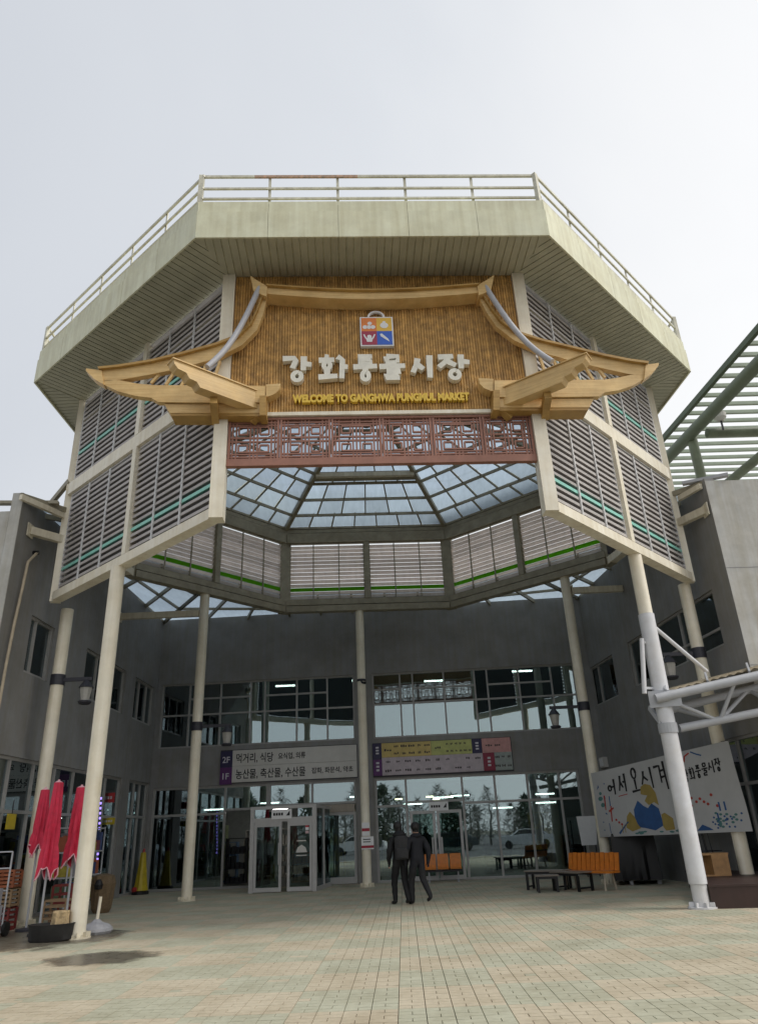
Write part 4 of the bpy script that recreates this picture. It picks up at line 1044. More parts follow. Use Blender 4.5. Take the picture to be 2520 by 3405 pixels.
# coloured directory on the right
c0 = BW.px(813, 1645)[0]; def_ = lambda x: BW.px(x, 1640)[0]
c1, c2, c3, c4, c5, c6 = def_(832), def_(940), def_(1029), def_(1051), def_(1114), def_(1076)
db_ = thing('shop_directory', 'long directory board of coloured panels above right shopfront', 'sign', tuple(BW.P((c0+c5)/2, zl, .05)))
zm = zl+.55*(zh-zl)
MB().fbox(BW, c0-.02, c5+.03, zl-.05, zh+.02, 0, .018).build('backing', DARK, db_)
cells = [(c0, c1, zl+(zh-zl)*.5, zh, NAVY), (c0, c1, zl, zl+(zh-zl)*.5, PURPLE), (c1, c2, zm, zh, mat('ochre_panel', (.58, .44, .15), .55)), (c2, c3, zm, zh, mat('lime_panel', (.48, .50, .17), .55)),
         (c1, c4, zl, zm, mat('lilac_panel', (.50, .43, .46), .55)), (c3, c4, zm, zh, NAVY), (c4, c5, zm, zh, mat('pink_panel', (.58, .30, .28), .55)), (c4, c6, zl, zm, mat('crimson_panel', (.26, .02, .05), .55)), (c6, c5, zl, zm, mat('mint_panel', (.33, .37, .35), .55))]
for (a, b, c, d, m_) in cells: MB().fbox(BW, a+.003, b-.003, c+.003, d-.003, .02, .09).build('panel', m_, db_)
mk = MB(); rnd = random.Random(3)
def marks(a, b, c, d, rows, n, wd=.16):
    for r_ in range(rows):
        z = c+(d-c)*(r_+.5)/rows
        for k in range(n):
            if rnd.random() < .12: continue
            u = a+(b-a)*(k+.5)/n; w_ = wd*rnd.uniform(.5, 1.1)
            for q_ in range(3): mk.fbox(BW, u-w_/2+w_*q_/3, u-w_/2+w_*(q_+.72)/3, z-.04*rnd.uniform(.5, 1.2), z+.04*rnd.uniform(.4, 1.1), .0905, .0935)
marks(c1+.4, c2, zm, zh, 2, 5, .22); marks(c1+.08, c1+.4, zm, zh, 1, 1, .26); marks(c2+.05, c2+.45, zm, zh, 1, 1, .3); marks(c2+.5, c3, zm, zh, 2, 6, .12); marks(c1+.05, c4, zl, zm, 2, 10, .24); marks(c4+.1, c5, zm, zh, 1, 3, .24); marks(c6, c5, zl, zm, 2, 3, .18)
mk.build('lettering', mat('faded_ink', (.06, .05, .05), .7), db_)
mk = MB(); 
for (a, b, c, d) in ((c3, c4, zm, zh), (c4, c6, zl, zm), (c0, c1, zl, zm), (c0, c1, zm, zh)):
    for k in range(3): mk.fbox(BW, (a+b)/2-.05, (a+b)/2+.06, c+(d-c)*(.25+.2*k), c+(d-c)*(.36+.2*k), .0965-.003, .0985-.003)
mk.build('lettering', PT, db_)
# little placards over the doors
for (x0, x1, y0, y1, F, d, lab) in ((592, 636, 1763, 1786, pf, .02, 'small pale placard with an arrow over the open porch doors'), (936, 976, 1747, 1768, BW, .03, 'small pale placard over the glazed door behind orange seats')):
    a, zb_ = F.px(x0, y1, d); b, za_ = F.px(x1, y0, d)
    t = thing('door_placard', lab, 'placard', tuple(F.P((a+b)/2, zb_, d)))
    MB().fbox(F, a, b, zb_, za_, d-.018, d+.01).build('plate', WHITE, t)
    mk = MB(); zc_ = (zb_+za_)/2
    for k in range(4): mk.fbox(F, a+.06+k*.085, a+.125+k*.085, zc_-.04, zc_+.04, d+.011, d+.013)
    mk.fpoly(F, [(b-.18, zc_-.05), (b-.06, zc_-.05), (b-.06, zc_+.1), (b-.1, zc_+.05)], d+.011, d+.013)
    mk.build('marking', INK, t)

# ================================================================= BANNER between the two right columns
E0, G0 = Vector((CE[0], CE[1], 0)), Vector((CG[0], CG[1], 0))
dvec = (G0-E0).normalized(); nB = Vector((dvec.y, -dvec.x, 0)); nB = nB if nB.dot(Vector((0, -1, 0))) > 0 else -nB
pE, pG = E0+nB*.2, G0+nB*.2
BN = Fr((pE.x, pE.y), (pG.x, pG.y))
bn = thing('banner', 'white welcome banner with black brush lettering and blue yellow artwork', 'banner', tuple(BN.P(BN.len/2, 1.2)))
tl, bl_, tr_, br_ = BN.px(1288, 1686), BN.px(1308, 1825), BN.px(1585, 1614), BN.px(1640, 1812)
def bpt(s, t): # s across, t up
    u = (bl_[0]*(1-s)+br_[0]*s)*(1-t)+(tl[0]*(1-s)+tr_[0]*s)*t; z = (bl_[1]*(1-s)+br_[1]*s)*(1-t)+(tl[1]*(1-s)+tr_[1]*s)*t
    return u, z
def wav(s, t): return .03*math.sin(s*9+t*2)*(.3+.7*math.sin(math.pi*min(1, max(0, s))))+.012*math.sin(t*7+s*3)
nx, nz = 28, 12; mbx = MB(); vs_ = []
for side in (0, 1):
    for i in range(nx+1):
        for j in range(nz+1):
            u, z = bpt(i/nx, j/nz); vs_.append(BN.P(u, z, wav(i/nx, j/nz)-.004*side))
fs = []; o_ = (nx+1)*(nz+1)
for i in range(nx):
    for j in range(nz):
        a = i*(nz+1)+j; fs.append((a, a+nz+1, a+nz+2, a+1)); fs.append((o_+a, o_+a+1, o_+a+nz+2, o_+a+nz+1))
mbx.add(vs_, fs); clo = mbx.build('cloth', CLOTHB, bn, smooth=True)
class BFr:  # print frame that follows the cloth
    @staticmethod
    def P(s, t, d=0): u, z = bpt(s, t); return BN.P(u, z, wav(s, t)+d)
def bprint(draw, m_, name='print'):
    mbx = MB(); draw(mbx); return mbx.build(name, m_, bn)
def stroke(mbx, pts, w_, asp=2.05, e=.003):
    n = len(pts); L1 = []; R1 = []
    ps = []
    for i in range(n-1):
        for k in range(4): ps.append(tuple(pts[i][c]+(pts[i+1][c]-pts[i][c])*k/4 for c in (0, 1)))
    ps.append(pts[-1]); n = len(ps)
    for i, (s, t) in enumerate(ps):
        a = ps[max(i-1, 0)]; b = ps[min(i+1, n-1)]; tx, tz = (b[0]-a[0])*asp, b[1]-a[1]; l = math.hypot(tx, tz) or 1
        ww = w_*(1.15-.4*i/(n-1)) if w_ > .02 else w_
        L1.append((s-tz/l*ww/2/asp, t+tx/l*ww/2)); R1.append((s+tz/l*ww/2/asp, t-tx/l*ww/2))
    mbx.add([BFr.P(s, t, e) for s, t in L1]+[BFr.P(s, t, e) for s, t in R1], [(i, n+i, n+i+1, i+1) for i in range(n-1)])
def bpoly(mbx, pts, e=.003): mbx.add([BFr.P(s, t, e) for s, t in pts], [tuple(range(len(pts)))])
def bell(mbx, s, t, rs, rt, n=10, e=.003): bpoly(mbx, [(s+rs*math.cos(2*math.pi*i/n), t+rt*math.sin(2*math.pi*i/n)) for i in range(n)], e)
def bjamo(mbx, key, s0, t0, ws, ht, w_, e0=.003):
    for k, s in enumerate(JAMO[key]):
        if isinstance(s, str):
            x, y, r = [float(q_) for q_ in s[1:].split(',')]
            pts = [(s0+(x+r*math.cos(a))*ws, t0+(y+r*math.sin(a))*ht) for a in [2*math.pi*i/10 for i in range(11)]]
        else: pts = [(s0+x*ws, t0+y*ht) for x, y in s]
        stroke(mbx, pts, w_, e=e0+.0008*k)
def d1(m):
    for key, s0, ws, t0, ht in (('eo', .125, .075, .62, .22), ('seo', .215, .07, .64, .25), ('oh', .30, .085, .58, .36), ('si', .39, .10, .60, .30), ('gyeo', .50, .10, .60, .32)): bjamo(m, key, s0, t0, ws, ht, .030)
    for k, key in enumerate(('gang', 'hwa', 'pung', 'mul', 'si', 'jang')): bjamo(m, key, .695+k*.040, .62+k*.012, .035, .15, .017)
bprint(d1, INK, 'lettering')
rnd = random.Random(11)
def dred(m):
    stroke(m, [(.085, .62), (.085, .40)], .022); stroke(m, [(.13, .45), (.125, .22)], .02); stroke(m, [(.11, .37), (.15, .42)], .03)
    for s, t in ((.16, .24), (.18, .2), (.2, .17), (.71, .42), (.735, .37), (.76, .40), (.70, .33), (.80, .33), (.83, .43), (.69, .45), (.78, .36), (.85, .30)): bell(m, s, t, .0085, .018)
    stroke(m, [(.20, .575), (.27, .59)], .012); stroke(m, [(.72, .86), (.73, .93), (.76, .96)], .02)
bprint(dred, mat('banner_red', (.4, .05, .035), .8))
def dblue(m):
    bpoly(m, [(.30, .12), (.30, .36), (.335, .48), (.37, .40), (.40, .36), (.43, .42), (.475, .34), (.49, .12), (.43, .06), (.36, .10)])
    stroke(m, [(.17, .04), (.21, .12), (.25, .2)], .025); stroke(m, [(.125, .6), (.125, .45)], .016); stroke(m, [(.10, .2), (.10, .05)], .012)
    for s in (.86, .89): stroke(m, [(s, .34), (s, .24)], .02)
    stroke(m, [(.84, .22), (.84, .06)], .02); bpoly(m, [(.70, .03), (.74, .10), (.78, .06), (.80, .03)])
    for k in range(18): bell(m, rnd.uniform(.80, .97), rnd.uniform(.05, .2), .006, .012)
    for k in range(6): bell(m, rnd.uniform(.03, .1), rnd.uniform(.05, .8), .005, .011)
    bpoly(m, [(.03, .72), (.05, .76), (.045, .80)]); stroke(m, [(.77, .97), (.80, .93), (.83, .90)], .016)
bprint(dblue, mat('banner_blue', (.03, .09, .24), .8))
def dyel(m):
    bpoly(m, [(.365, .56), (.375, .66), (.41, .69), (.45, .66), (.475, .55), (.48, .38), (.45, .43), (.41, .40), (.385, .46), (.41, .53), (.39, .54)], .0045)
    bpoly(m, [(.23, .12), (.245, .28), (.27, .34), (.30, .26), (.315, .16), (.335, .10), (.27, .06)], .005); bpoly(m, [(.485, .10), (.485, .26), (.51, .28), (.56, .20), (.56, .06), (.50, .05)], .005)
    for s in (.2, .22): stroke(m, [(s, .16), (s, .05)], .012)
bprint(dyel, mat('banner_ochre', (.34, .25, .07), .8))
def dteal(m):
    bell(m, .05, .58, .02, .035); bell(m, .065, .48, .018, .035); bell(m, .055, .66, .012, .025)
    for k in range(14): bell(m, rnd.uniform(.30, .6), rnd.uniform(.025, .06), .014, .012)
    for k in range(16): bell(m, rnd.uniform(.82, .94), rnd.uniform(.05, .22), .009, .014)
bprint(dteal, mat('banner_teal', (.08, .20, .19), .8))
for s, t, c in ((0, 1, CE), (0, 0, CE), (1, 1, CG), (1, 0, CG)):
    u, z = bpt(s, t); MB().tube([BN.P(u, z, .0), (c[0], c[1], z+.02)], .008, 6).build('tie', INK, bn)

# ================================================================= LANTERNS ON BRACKETS
LAMPG = mat('lantern_glass', (.40, .39, .36), .4)
def lantern(cx, cy, z, side, label, white=True, L=.95):
    t = thing('bracket_lantern', label, 'lantern', (cx, cy, z), 'lanterns on column brackets')
    mbx = MB(); mbx.tube([(cx, cy, z-.13), (cx, cy, z+.13)], .178, 20); mbx.build('clamp', DARK, t)
    MB().bar((cx+side*.17, cy-.02, z), (cx+side*(.17+L), cy-.02, z), .06, .09).build('arm', DARK, t)
    p = (cx+side*(L+.05), cy-.02, z-.62)
    mbx = MB(); mbx.lathe(p, [(.13, 0), (.17, .04), (.17, .06), (.14, .08)], 8); mbx.build('base', DARK, t); mbx = MB(); mbx.lathe((p[0], p[1], p[2]+.40), [(.19, 0), (.12, .1), (.04, .2), (.02, .22)], 8); mbx.build('cap', DARK, t)
    MB().lathe((p[0], p[1], p[2]+.08), [(.10, 0), (.15, .3), (.15, .32)], 8).build('glass', LAMPG, t)
zL = ony(125, 1483, CB[1]).z
lantern(CB[0], CB[1], zL, 1, 'lantern on bracket from the far left column', L=.7)
lantern(CC[0], CC[1], ony(430, 1584, CC[1]).z, 1, 'lantern on bracket from the rear left column', L=.9)
lantern(CE[0], CE[1], ony(1272, 1540, CE[1]).z, -1, 'lantern on bracket from the rear right column', L=.9)
lantern(CG[0], CG[1], ony(1530, 1424, CG[1]).z, -1, 'lantern on bracket from the far right column', L=.75)

# ================================================================= SMALL FIXTURES
cz = ony(786, 1480, CD[1]-.3).z
t = thing('security_camera', 'black security camera strapped to the central rear column', 'camera', (CD[0], CD[1]-.16, cz))
mbx = MB(); mbx.tube([(CD[0], CD[1], cz-.04), (CD[0], CD[1], cz+.04)], .158, 16); mbx.build('strap', DARK, t)
mbx = MB(); mbx.tube([(CD[0]-.02, CD[1]-.17, cz), (CD[0]+.04, CD[1]-.28, cz-.12), (CD[0]+.14, CD[1]-.38, cz-.16)], [.03, .04, .05], 10); mbx.build('body', BLACK, t)
p0 = LW.px(66, 1215, .1); 
t = thing('drain_pipe', 'thin tan downpipe bending along the left grey wall', 'pipe', tuple(LW.P(p0[0], 0, .1)))
pts = [LW.P(*LW.px(x, y, .1), .1) for x, y in ((82, 1205), (62, 1225), (48, 1290), (32, 1360), (14, 1450), (0, 1530), (-12, 1600))]
MB().tube(pts, .035, 8).build('pipe', mat('tan_pipe', (.5, .42, .3), .5), t)
MB().tube([pts[0]-LW.n*.1, pts[0]+LW.n*.03], .06, 8).build('outlet', BLACK, t)
u, z = RW.px(1314, 1662, .1); t = thing('junction_box', 'small pale junction box on the wall above the banner', 'box', tuple(RW.P(u, z, .02)))
MB().fbox(RW, u-.2, u+.2, z-.17, z+.17, .004, .16).build('body', LGREY, t); MB().fbox(RW, u-.16, u+.16, z-.13, z+.13, .163, .175).build('cover', WHITE, t)
# notices on the central rear column
t = thing('column_notice', 'white and red notices taped to the central rear column', 'notice', (CD[0], CD[1]-.16, 1.3))
NF = Fr((CD[0]-.3, CD[1]-.17), (CD[0]+.3, CD[1]-.17)); RDN = mat('notice_red', (.35, .02, .04), .6)
a0, z0_ = NF.px(788, 1852); a1, z1_ = NF.px(814, 1823)
MB().fbox(NF, a0, a1, z0_, z1_, 0, .012).build('sheet', WHITE, t); MB().fbox(NF, a0, a1, z0_+.1*(z1_-z0_), z0_+.3*(z1_-z0_), .013, .017).build('stripe', RDN, t)
for k in range(2): MB().fbox(NF, a0+.06, a1-.1, z0_+(.55+.2*k)*(z1_-z0_), z0_+(.62+.2*k)*(z1_-z0_), .013, .015).build('lettering', INK, t)
MB().fbox(NF, a0+.03, a1-.12, z1_+.02, z1_+.42, 0, .01).build('sheet', WHITE, t); MB().fbox(NF, a0+.03, a1-.12, z1_+.16, z1_+.25, .011, .015).build('stripe', RDN, t)
# whiteboard by the right end of the shopfront
u0_, zb_ = BW.px(1264, 1843, .9); u1_, zt_ = BW.px(1298, 1778, .9)
t = thing('notice_board', 'tilted white notice board standing at the right end of the shopfront', 'board', tuple(BW.P((u0_+u1_)/2, 0, .9)))
MB().fpoly(BW, [(u0_+.06, zb_), (u1_-.1, zb_), (u1_, zt_), (u0_, zt_)], .88, .91).build('board', WHITE, t)
for u in (u0_+.12, u1_-.14): MB().bar(BW.P(u, 0, .86), BW.P(u, zt_-.1, .86), .035, .035, (0, 1, 0)).build('leg', DARK, t)

# ================================================================= FURNITURE
# three orange seats on a beam in front of the glazed door
sx0, sx1 = BW.px(925, 1900, .6)[0], BW.px(1008, 1900, .6)[0]
t = thing('waiting_seats', 'row of three orange moulded seats before the glazed door', 'seats', tuple(BW.P((sx0+sx1)/2, 0, .6)))
n = 3; w_ = (sx1-sx0)/n
for k in range(n):
    a, b = sx0+k*w_+.025, sx0+(k+1)*w_-.025; P = BW.P
    prof = [(.66, .42), (.42, .40), (.28, .43), (.22, .52), (.16, .84), (.13, .84), (.19, .50), (.25, .40), (.42, .37), (.66, .39)]  # (d, z)
    m_ = len(prof); mbx = MB(); mbx.add([P(a, z, d+.25) for d, z in prof]+[P(b, z, d+.25) for d, z in prof], [tuple(range(m_)), tuple(range(2*m_-1, m_-1, -1))]+[(i, (i+1) % m_, (i+1) % m_+m_, i+m_) for i in range(m_)])
    mbx.build('seat', ORANGE, t)
MB().fbox(BW, sx0, sx1, .30, .36, .62, .70).build('beam', DARK, t)
for u in (sx0+.15, sx1-.15):
    mbx = MB(); mbx.fbox(BW, u-.025, u+.025, .03, .30, .64, .68); mbx.fbox(BW, u-.03, u+.03, 0, .03, .45, .9); mbx.build('leg', GREY, t)
# orange slatted bench seen from its front left, by the rear right column
ob0, ob1 = Vector((4.75, 22.1, 0)), Vector((5.75, 20.75, 0))
OB = Fr((ob0.x, ob0.y), (ob1.x, ob1.y))
pa = OB.n
t = thing('orange_bench', 'long orange slatted bench on pale legs beside the banner', 'bench', tuple((ob0+ob1)/2))
Lb = OB.len
MB().fbox(OB, 0, Lb, .40, .445, .0, .42).build('seat', ORANGE, t)
ns = 11
for k in range(ns):
    a, b = Lb*k/ns+.013, Lb*(k+1)/ns-.013; P = OB.P
    MB().hexa([P(a, .45, .02), P(b, .45, .02), P(b, .45, -.01), P(a, .45, -.01), P(a, .86+.012*(k % 2), -.06), P(b, .86+.012*(k % 2), -.06), P(b, .86, -.09), P(a, .86, -.09)]).build('back_slat', ORANGE, t)
MB().fbox(OB, .02, Lb-.02, .62, .68, -.085, -.062).build('back_rail', DARK, t)
PALE = mat('pale_leg', (.42, .36, .28), .6)
for u in (.2, Lb-.2):
    for d, dd in ((.06, -.08), (.36, .06)):
        a = OB.P(u, .40, d); b = OB.P(u, 0, d+dd); MB().tube([a, b], [.022, .028], 8).build('leg', PALE, t)
# low black tables with grey tops
def low_table(cx, cy, lx_, ly_, h, rz, label):
    t = thing('low_table', label, 'table', (cx, cy, 0), 'low tables beside the orange bench')
    ca, sa = math.cos(rz), math.sin(rz); Fq = Fr((cx-ca*lx_/2, cy-sa*lx_/2), (cx+ca*lx_/2, cy+sa*lx_/2))
    MB().fbox(Fq, 0, lx_, h-.03, h, -ly_/2, ly_/2).build('tabletop', TABLE, t)
    mbx = MB(); mbx.fbox(Fq, .03, lx_-.03, h-.09, h-.031, -ly_/2+.03, -ly_/2+.06); mbx.fbox(Fq, .03, lx_-.03, h-.09, h-.031, ly_/2-.06, ly_/2-.03); mbx.build('apron', BLACK, t)
    for u in (.03, lx_-.09):
        for d in (-ly_/2+.03, ly_/2-.09): MB().fbox(Fq, u, u+.06, 0, h-.091, d, d+.06).build('leg', BLACK, t)
    for u in (.03, lx_-.09): MB().fbox(Fq, u+.01, u+.05, .06, .1, -ly_/2+.091, ly_/2-.091).build('stretcher', BLACK, t)
low_table(4.15, 22.0, 1.15, .6, .47, -.5, 'low dark table standing farther from the camera, by orange bench')
low_table(4.62, 21.25, 1.0, .6, .45, -1.0, 'low dark table standing closest to the orange bench end')
low_table(3.95, 21.2, .6, .5, .40, -.1, 'small black stool table at the left of the group')

# stage deck at the right
sA, sB = onz(1540, 1982), onz(1652, 1993)
zst = .40
t = thing('stage_deck', 'low dark brown wooden stage deck at the right edge', 'stage', (8.2, 16.5, 0))
sl_ = (sB-sA).normalized(); e1_ = sA+Vector((.12, 0, 0)); e2_ = e1_+sl_*4
bk = Vector((.28, 1, 0)).normalized()
npk = 14; dpt = 5.2
for k in range(npk):
    a = e1_+bk*(dpt*k/npk+.006); b = e1_+bk*(dpt*(k+1)/npk-.006); c = b+Vector((5.2, -1.0, 0)); d = a+Vector((5.2, -1.0, 0))
    if k == 0: a = e1_.copy(); d = e1_+Vector((5.2, -1.0, 0))
    MB().hexa([Vector((p.x, p.y, zst-.035)) for p in (a, d, c, b)]+[Vector((p.x, p.y, zst)) for p in (a, d, c, b)]).build('plank', DECK, t)
mbx = MB(); sf = Fr((e1_.x, e1_.y), (e1_.x+4, e1_.y-4*(1.0/5.2))); mbx.fbox(sf, .0, 4.6, 0, zst-.037, -.05, -.02)
sbk = e1_+bk*dpt; sg2 = Fr((sbk.x, sbk.y), (e1_.x, e1_.y)); mbx.fbox(sg2, 0, dpt-.06, 0, zst-.037, -.05, -.02); mbx.build('skirt', DECK, t)
# stack of dark folding chairs, wooden box, black cover on the stage
def chairs_stack():
    for k in range(5):
        x = 7.05+.13*k; y = 19.35+.03*k
        t = thing('stacked_chair', 'thin dark metal chair stacked with others by the far right column', 'chair', (x+.2, y+.2, zst), 'dark chairs stacked on the stage')
        mbx = MB()
        for s_ in (0, .38):
            mbx.tube([(x, y+s_, zst), (x+.12, y+s_, zst+.45), (x+.06, y+s_, zst+1.12)], .013, 6); mbx.tube([(x+.32, y+s_, zst), (x+.12, y+s_, zst+.45)], .013, 6)
        mbx.tube([(x+.06, y, zst+1.12), (x+.06, y+.38, zst+1.12)], .013, 6); mbx.build('chair_frame', DARK, t)
        MB().box(x+.05, x+.36, y+.02, y+.36, zst+.44, zst+.46).build('seat', DARK, t)
        MB().bar((x+.075, y+.02, zst+1.0), (x+.075, y+.36, zst+1.0), .012, .2).build('backrest', DARK, t)
chairs_stack()
bp_ = onz(1575, 1912, zst)
t = thing('wooden_crate', 'open wooden crate set on the stage deck', 'crate', (7.08, 18.2, zst))
x, y, z = 7.08, 18.2, zst
mbx = MB(); mbx.box(x-.35, x+.35, y-.2, y+.2, z, z+.03); mbx.box(x-.35, x+.37, y-.2, y+.2, z+.42, z+.46); mbx.box(x+.32, x+.35, y-.2, y+.2, z+.03, z+.42); mbx.box(x-.35, x+.32, y+.17, y+.2, z+.03, z+.42); mbx.box(x-.02, x+.02, y-.2, y+.17, z+.03, z+.42)
mbx.build('shell', CABINET, t); MB().box(x+.022, x+.318, y-.2, y-.18, z+.03, z+.42).build('front_board', CABINET, t)
# black covered equipment under the banner
t = thing('covered_equipment', 'bulky equipment under a black draped cover below the banner', 'cover', (6.6, 22.6, 0))
mbx = MB(); cx, cy = 6.85, 23.0; N_ = 40; vs_ = []; rws = [(0.12, 1.0), (.5, .98), (1.0, .97), (1.28, .94), (1.34, .8), (1.36, .0)]
for (z, k) in rws:
    for j in range(N_):
        a = 2*math.pi*j/N_; c, s_ = math.cos(a), math.sin(a); q_ = 1/max(abs(c), abs(s_))**.85
        f_ = 1+(.05*math.sin(j*2.6)+.03*math.sin(j*5.1))*(1-z/1.5)
        lx_, ly_ = .62*c*q_*k*f_, .95*s_*q_*k*f_; an = -.25
        vs_.append((cx+lx_*math.cos(an)-ly_*math.sin(an), cy+lx_*math.sin(an)+ly_*math.cos(an), z))
fs = []
for i in range(len(rws)-1):
    for j in range(N_): j2 = (j+1) % N_; fs.append((i*N_+j, i*N_+j2, (i+1)*N_+j2, (i+1)*N_+j))
mbx.add(vs_, fs); mbx.build('cover', BLACK, t, smooth=True)
for dx, dy in ((-.4, -.7), (.35, -.75), (-.2, .6), (.4, .55)): MB().lathe((cx+dx, cy+dy, 0), [(.06, 0), (.06, .12), (.03, .125)], 10).build('castor', GREY, t)

# ================================================================= LEFT SIDE: folded parasols and stall clutter
def parasol(bx_, by_, top, ztop, zhem, r, label, lean=0):
    t = thing('folded_parasol', label, 'parasol', (bx_, by_, 0), 'folded red parasols')
    tx, ty = top
    ph = random.random()*6
    mbx = MB(); N_ = 48; rws = []
    for i in range(25):
        f = i/24; z = zhem+(ztop-zhem)*(1-f)
        rad = r*(.46+.34*f)*(1-.12*math.exp(-((f-.70)/.06)**2))+r*.06*max(0, f-.72)/.28
        rws.append((z, rad, f))
    vs_ = []
    for (z, rad, f) in rws:
        k = (z)/ztop; cx = bx_+(tx-bx_)*k; cy = by_+(ty-by_)*k
        for j in range(N_):
            a = 2*math.pi*j/N_
            fold = 1+(.22*math.sin(a*8+ph+f*1.5)+.12*math.sin(a*3+ph+f)+.07*math.sin(a*13+f*9))*min(1, .25+f*1.4)
            zz = z-(.10*math.sin(a*3.5+ph)+.05*math.sin(a*7)) * (f**6)
            vs_.append((cx+rad*fold*math.cos(a), cy+rad*fold*math.sin(a), zz))
    fs = []
    for i in range(len(rws)-1):
        for j in range(N_): j2 = (j+1) % N_; fs.append((i*N_+j, i*N_+j2, (i+1)*N_+j2, (i+1)*N_+j))
    fs.append(tuple(range(N_)))
    mbx.add(vs_, fs); cn = mbx.build('canopy', RED, t, smooth=True)
    tr = MB(); b0_ = (len(rws)-1)*N_; pts = [Vector(vs_[b0_+j]) for j in range(N_)]+[Vector(vs_[b0_])]
    tr.tube(pts, .014, 5); tr.build('hem', REDT, t)
    # strap
    MB().tube([(bx_, by_, .05), (bx_+(tx-bx_)*.97, by_+(ty-by_)*.97, ztop)], .022, 10).build('pole', GREY, t, smooth=True)
    mbx = MB(); mbx.lathe((tx, ty, ztop-.02), [(r*.36, 0), (r*.40, .03), (r*.1, .06), (.02, .08)], 12); mbx.build('cap', REDT, t)
    mbx = MB(); mbx.lathe((bx_, by_, 0), [(.2, 0), (.2, .05), (.05, .07)], 14); mbx.build('foot', DARK, t)
tp = onz(110, 2056); TYX, TYY = tp.x-.12, tp.y+.26
for (x, y, Y, yh, r, lab) in ((128, 1706, 15.9, 1900, .26, 'red folded parasol in the middle of the three, standing tallest'), (99, 1722, 16.9, 1856, .25, 'red folded parasol leftmost of the three, against the far left column'),
                              (178, 1717, 16.4, 1876, .29, 'red folded parasol rightmost of the three, touching the left front column')):
    p = ony(x, y, Y); parasol(p.x, Y, (p.x+.01, Y), p.z, ony(x-20, yh, Y).z, r*.74, lab)
# black rubber tub
t = thing('rubber_tub', 'black oval rubber tub on the wet paving between left columns', 'tub', (TYX, TYY, 0))
def ov(i, j): a = 2*math.pi*j/28; return 1/math.sqrt((math.cos(a)/1.32)**2+(math.sin(a)/.86)**2)
MB().lathe((TYX, TYY, 0), [(.26, 0), (.29, .03), (.305, .25), (.32, .28), (.29, .285), (.275, .24), (.27, .08)], 28, ov).build('shell', RUBBER, t, smooth=True)
MB().lathe((TYX, TYY, .081), [(.25, 0), (.25, .1), (.2, .12)], 28, ov).build('soil', mat('tub_soil', (.12, .1, .08), .95, .3, 20), t)
t = thing('sack', 'crumpled tan paper sack resting in the black tub', 'sack', (TYX+.12, TYY+.02, 0.202))
mbx = MB(); N_ = 18
def wob(i, j): return 1+.12*math.sin(j*1.9+i*1.3)
mbx.lathe((TYX+.14, TYY+.02, 0.202), [(.12, 0), (.15, .04), (.145, .16), (.15, .26), (.13, .28), (.09, .27)], N_, wob); mbx.build('body', mat('tan_sack', (.42, .31, .17), .8, .25, 20), t)
# empty parasol base with white pole
pb = onz(209, 2036); 
t = thing('parasol_base', 'grey concrete parasol base with thin white pole beside left column', 'stand', (pb.x, pb.y, 0))
mbx = MB(); mbx.lathe((pb.x, pb.y, 0), [(.26, 0), (.30, .05), (.29, .1), (.22, .16), (.1, .2), (.05, .25)], 20, lambda i, j: 1+.05*math.sin(j*2.5)); mbx.build('weight', mat('grey_base', (.36, .36, .38), .8, .15, 10), t)
MB().tube([(pb.x, pb.y, .2), (pb.x+.02, pb.y+.02, ony(214, 1955, pb.y).z)], .03, 10).build('pole', CREAM, t, smooth=True)
# brown woven sack bundle behind the column
wp = onz(220, 1990)
t = thing('woven_bundle', 'brown woven bundle leaning behind the left front column', 'bundle', (wp.x, wp.y, 0))
zt_ = ony(218, 1905, wp.y).z
mbx = MB(); mbx.lathe((wp.x, wp.y, 0), [(.18, 0), (.24, .1), (.27, zt_*.4), (.3, zt_*.75), (.24, zt_*.95), (.1, zt_)], 20, lambda i, j: 1+.07*math.sin(j*2.1+i)); mbx.build('body', mat('woven_brown', (.16, .11, .06), .9, .25, 30, bump=.5, bscale=80), t)
MB().lathe((wp.x-.02, wp.y-.28, zt_*.62), [(.09, 0), (.11, .1), (.05, .22)], 10).build('opening', BLACK, t)
# yellow and red cleaning rig by the rear corner
yp = onz(314, 1948); yp.y -= .4
t = thing('yellow_mop', 'yellow and red mop bucket stand near the rear left shopfront', 'mop', (yp.x, yp.y, 0))
YL = mat('yellow_plastic', (.5, .38, .02), .5, .15, 6); RD2 = mat('red_plastic', (.42, .03, .03), .5)
hz = ony(312, 1850, yp.y).z
mbx = MB(); mbx.lathe((yp.x, yp.y, 0.12), [(.24, 0), (.2, .15), (.13, .7), (.08, 1.15)], 12, lambda i, j: 1+.1*math.sin(j*2.2)); mbx.build('body', YL, t)
MB().lathe((yp.x-.12, yp.y-.08, .03), [(.12, 0), (.16, .14), (.1, .2)], 10).build('bucket', RD2, t)
MB().tube([(yp.x, yp.y, 1.2), (yp.x+.02, yp.y, hz)], [.05, .03], 8).build('handle', RD2, t)
mbx = MB(); mbx.lathe((yp.x, yp.y, 0), [(.28, 0), (.28, .09), (.2, .118)], 12); mbx.build('base', BLACK, t)
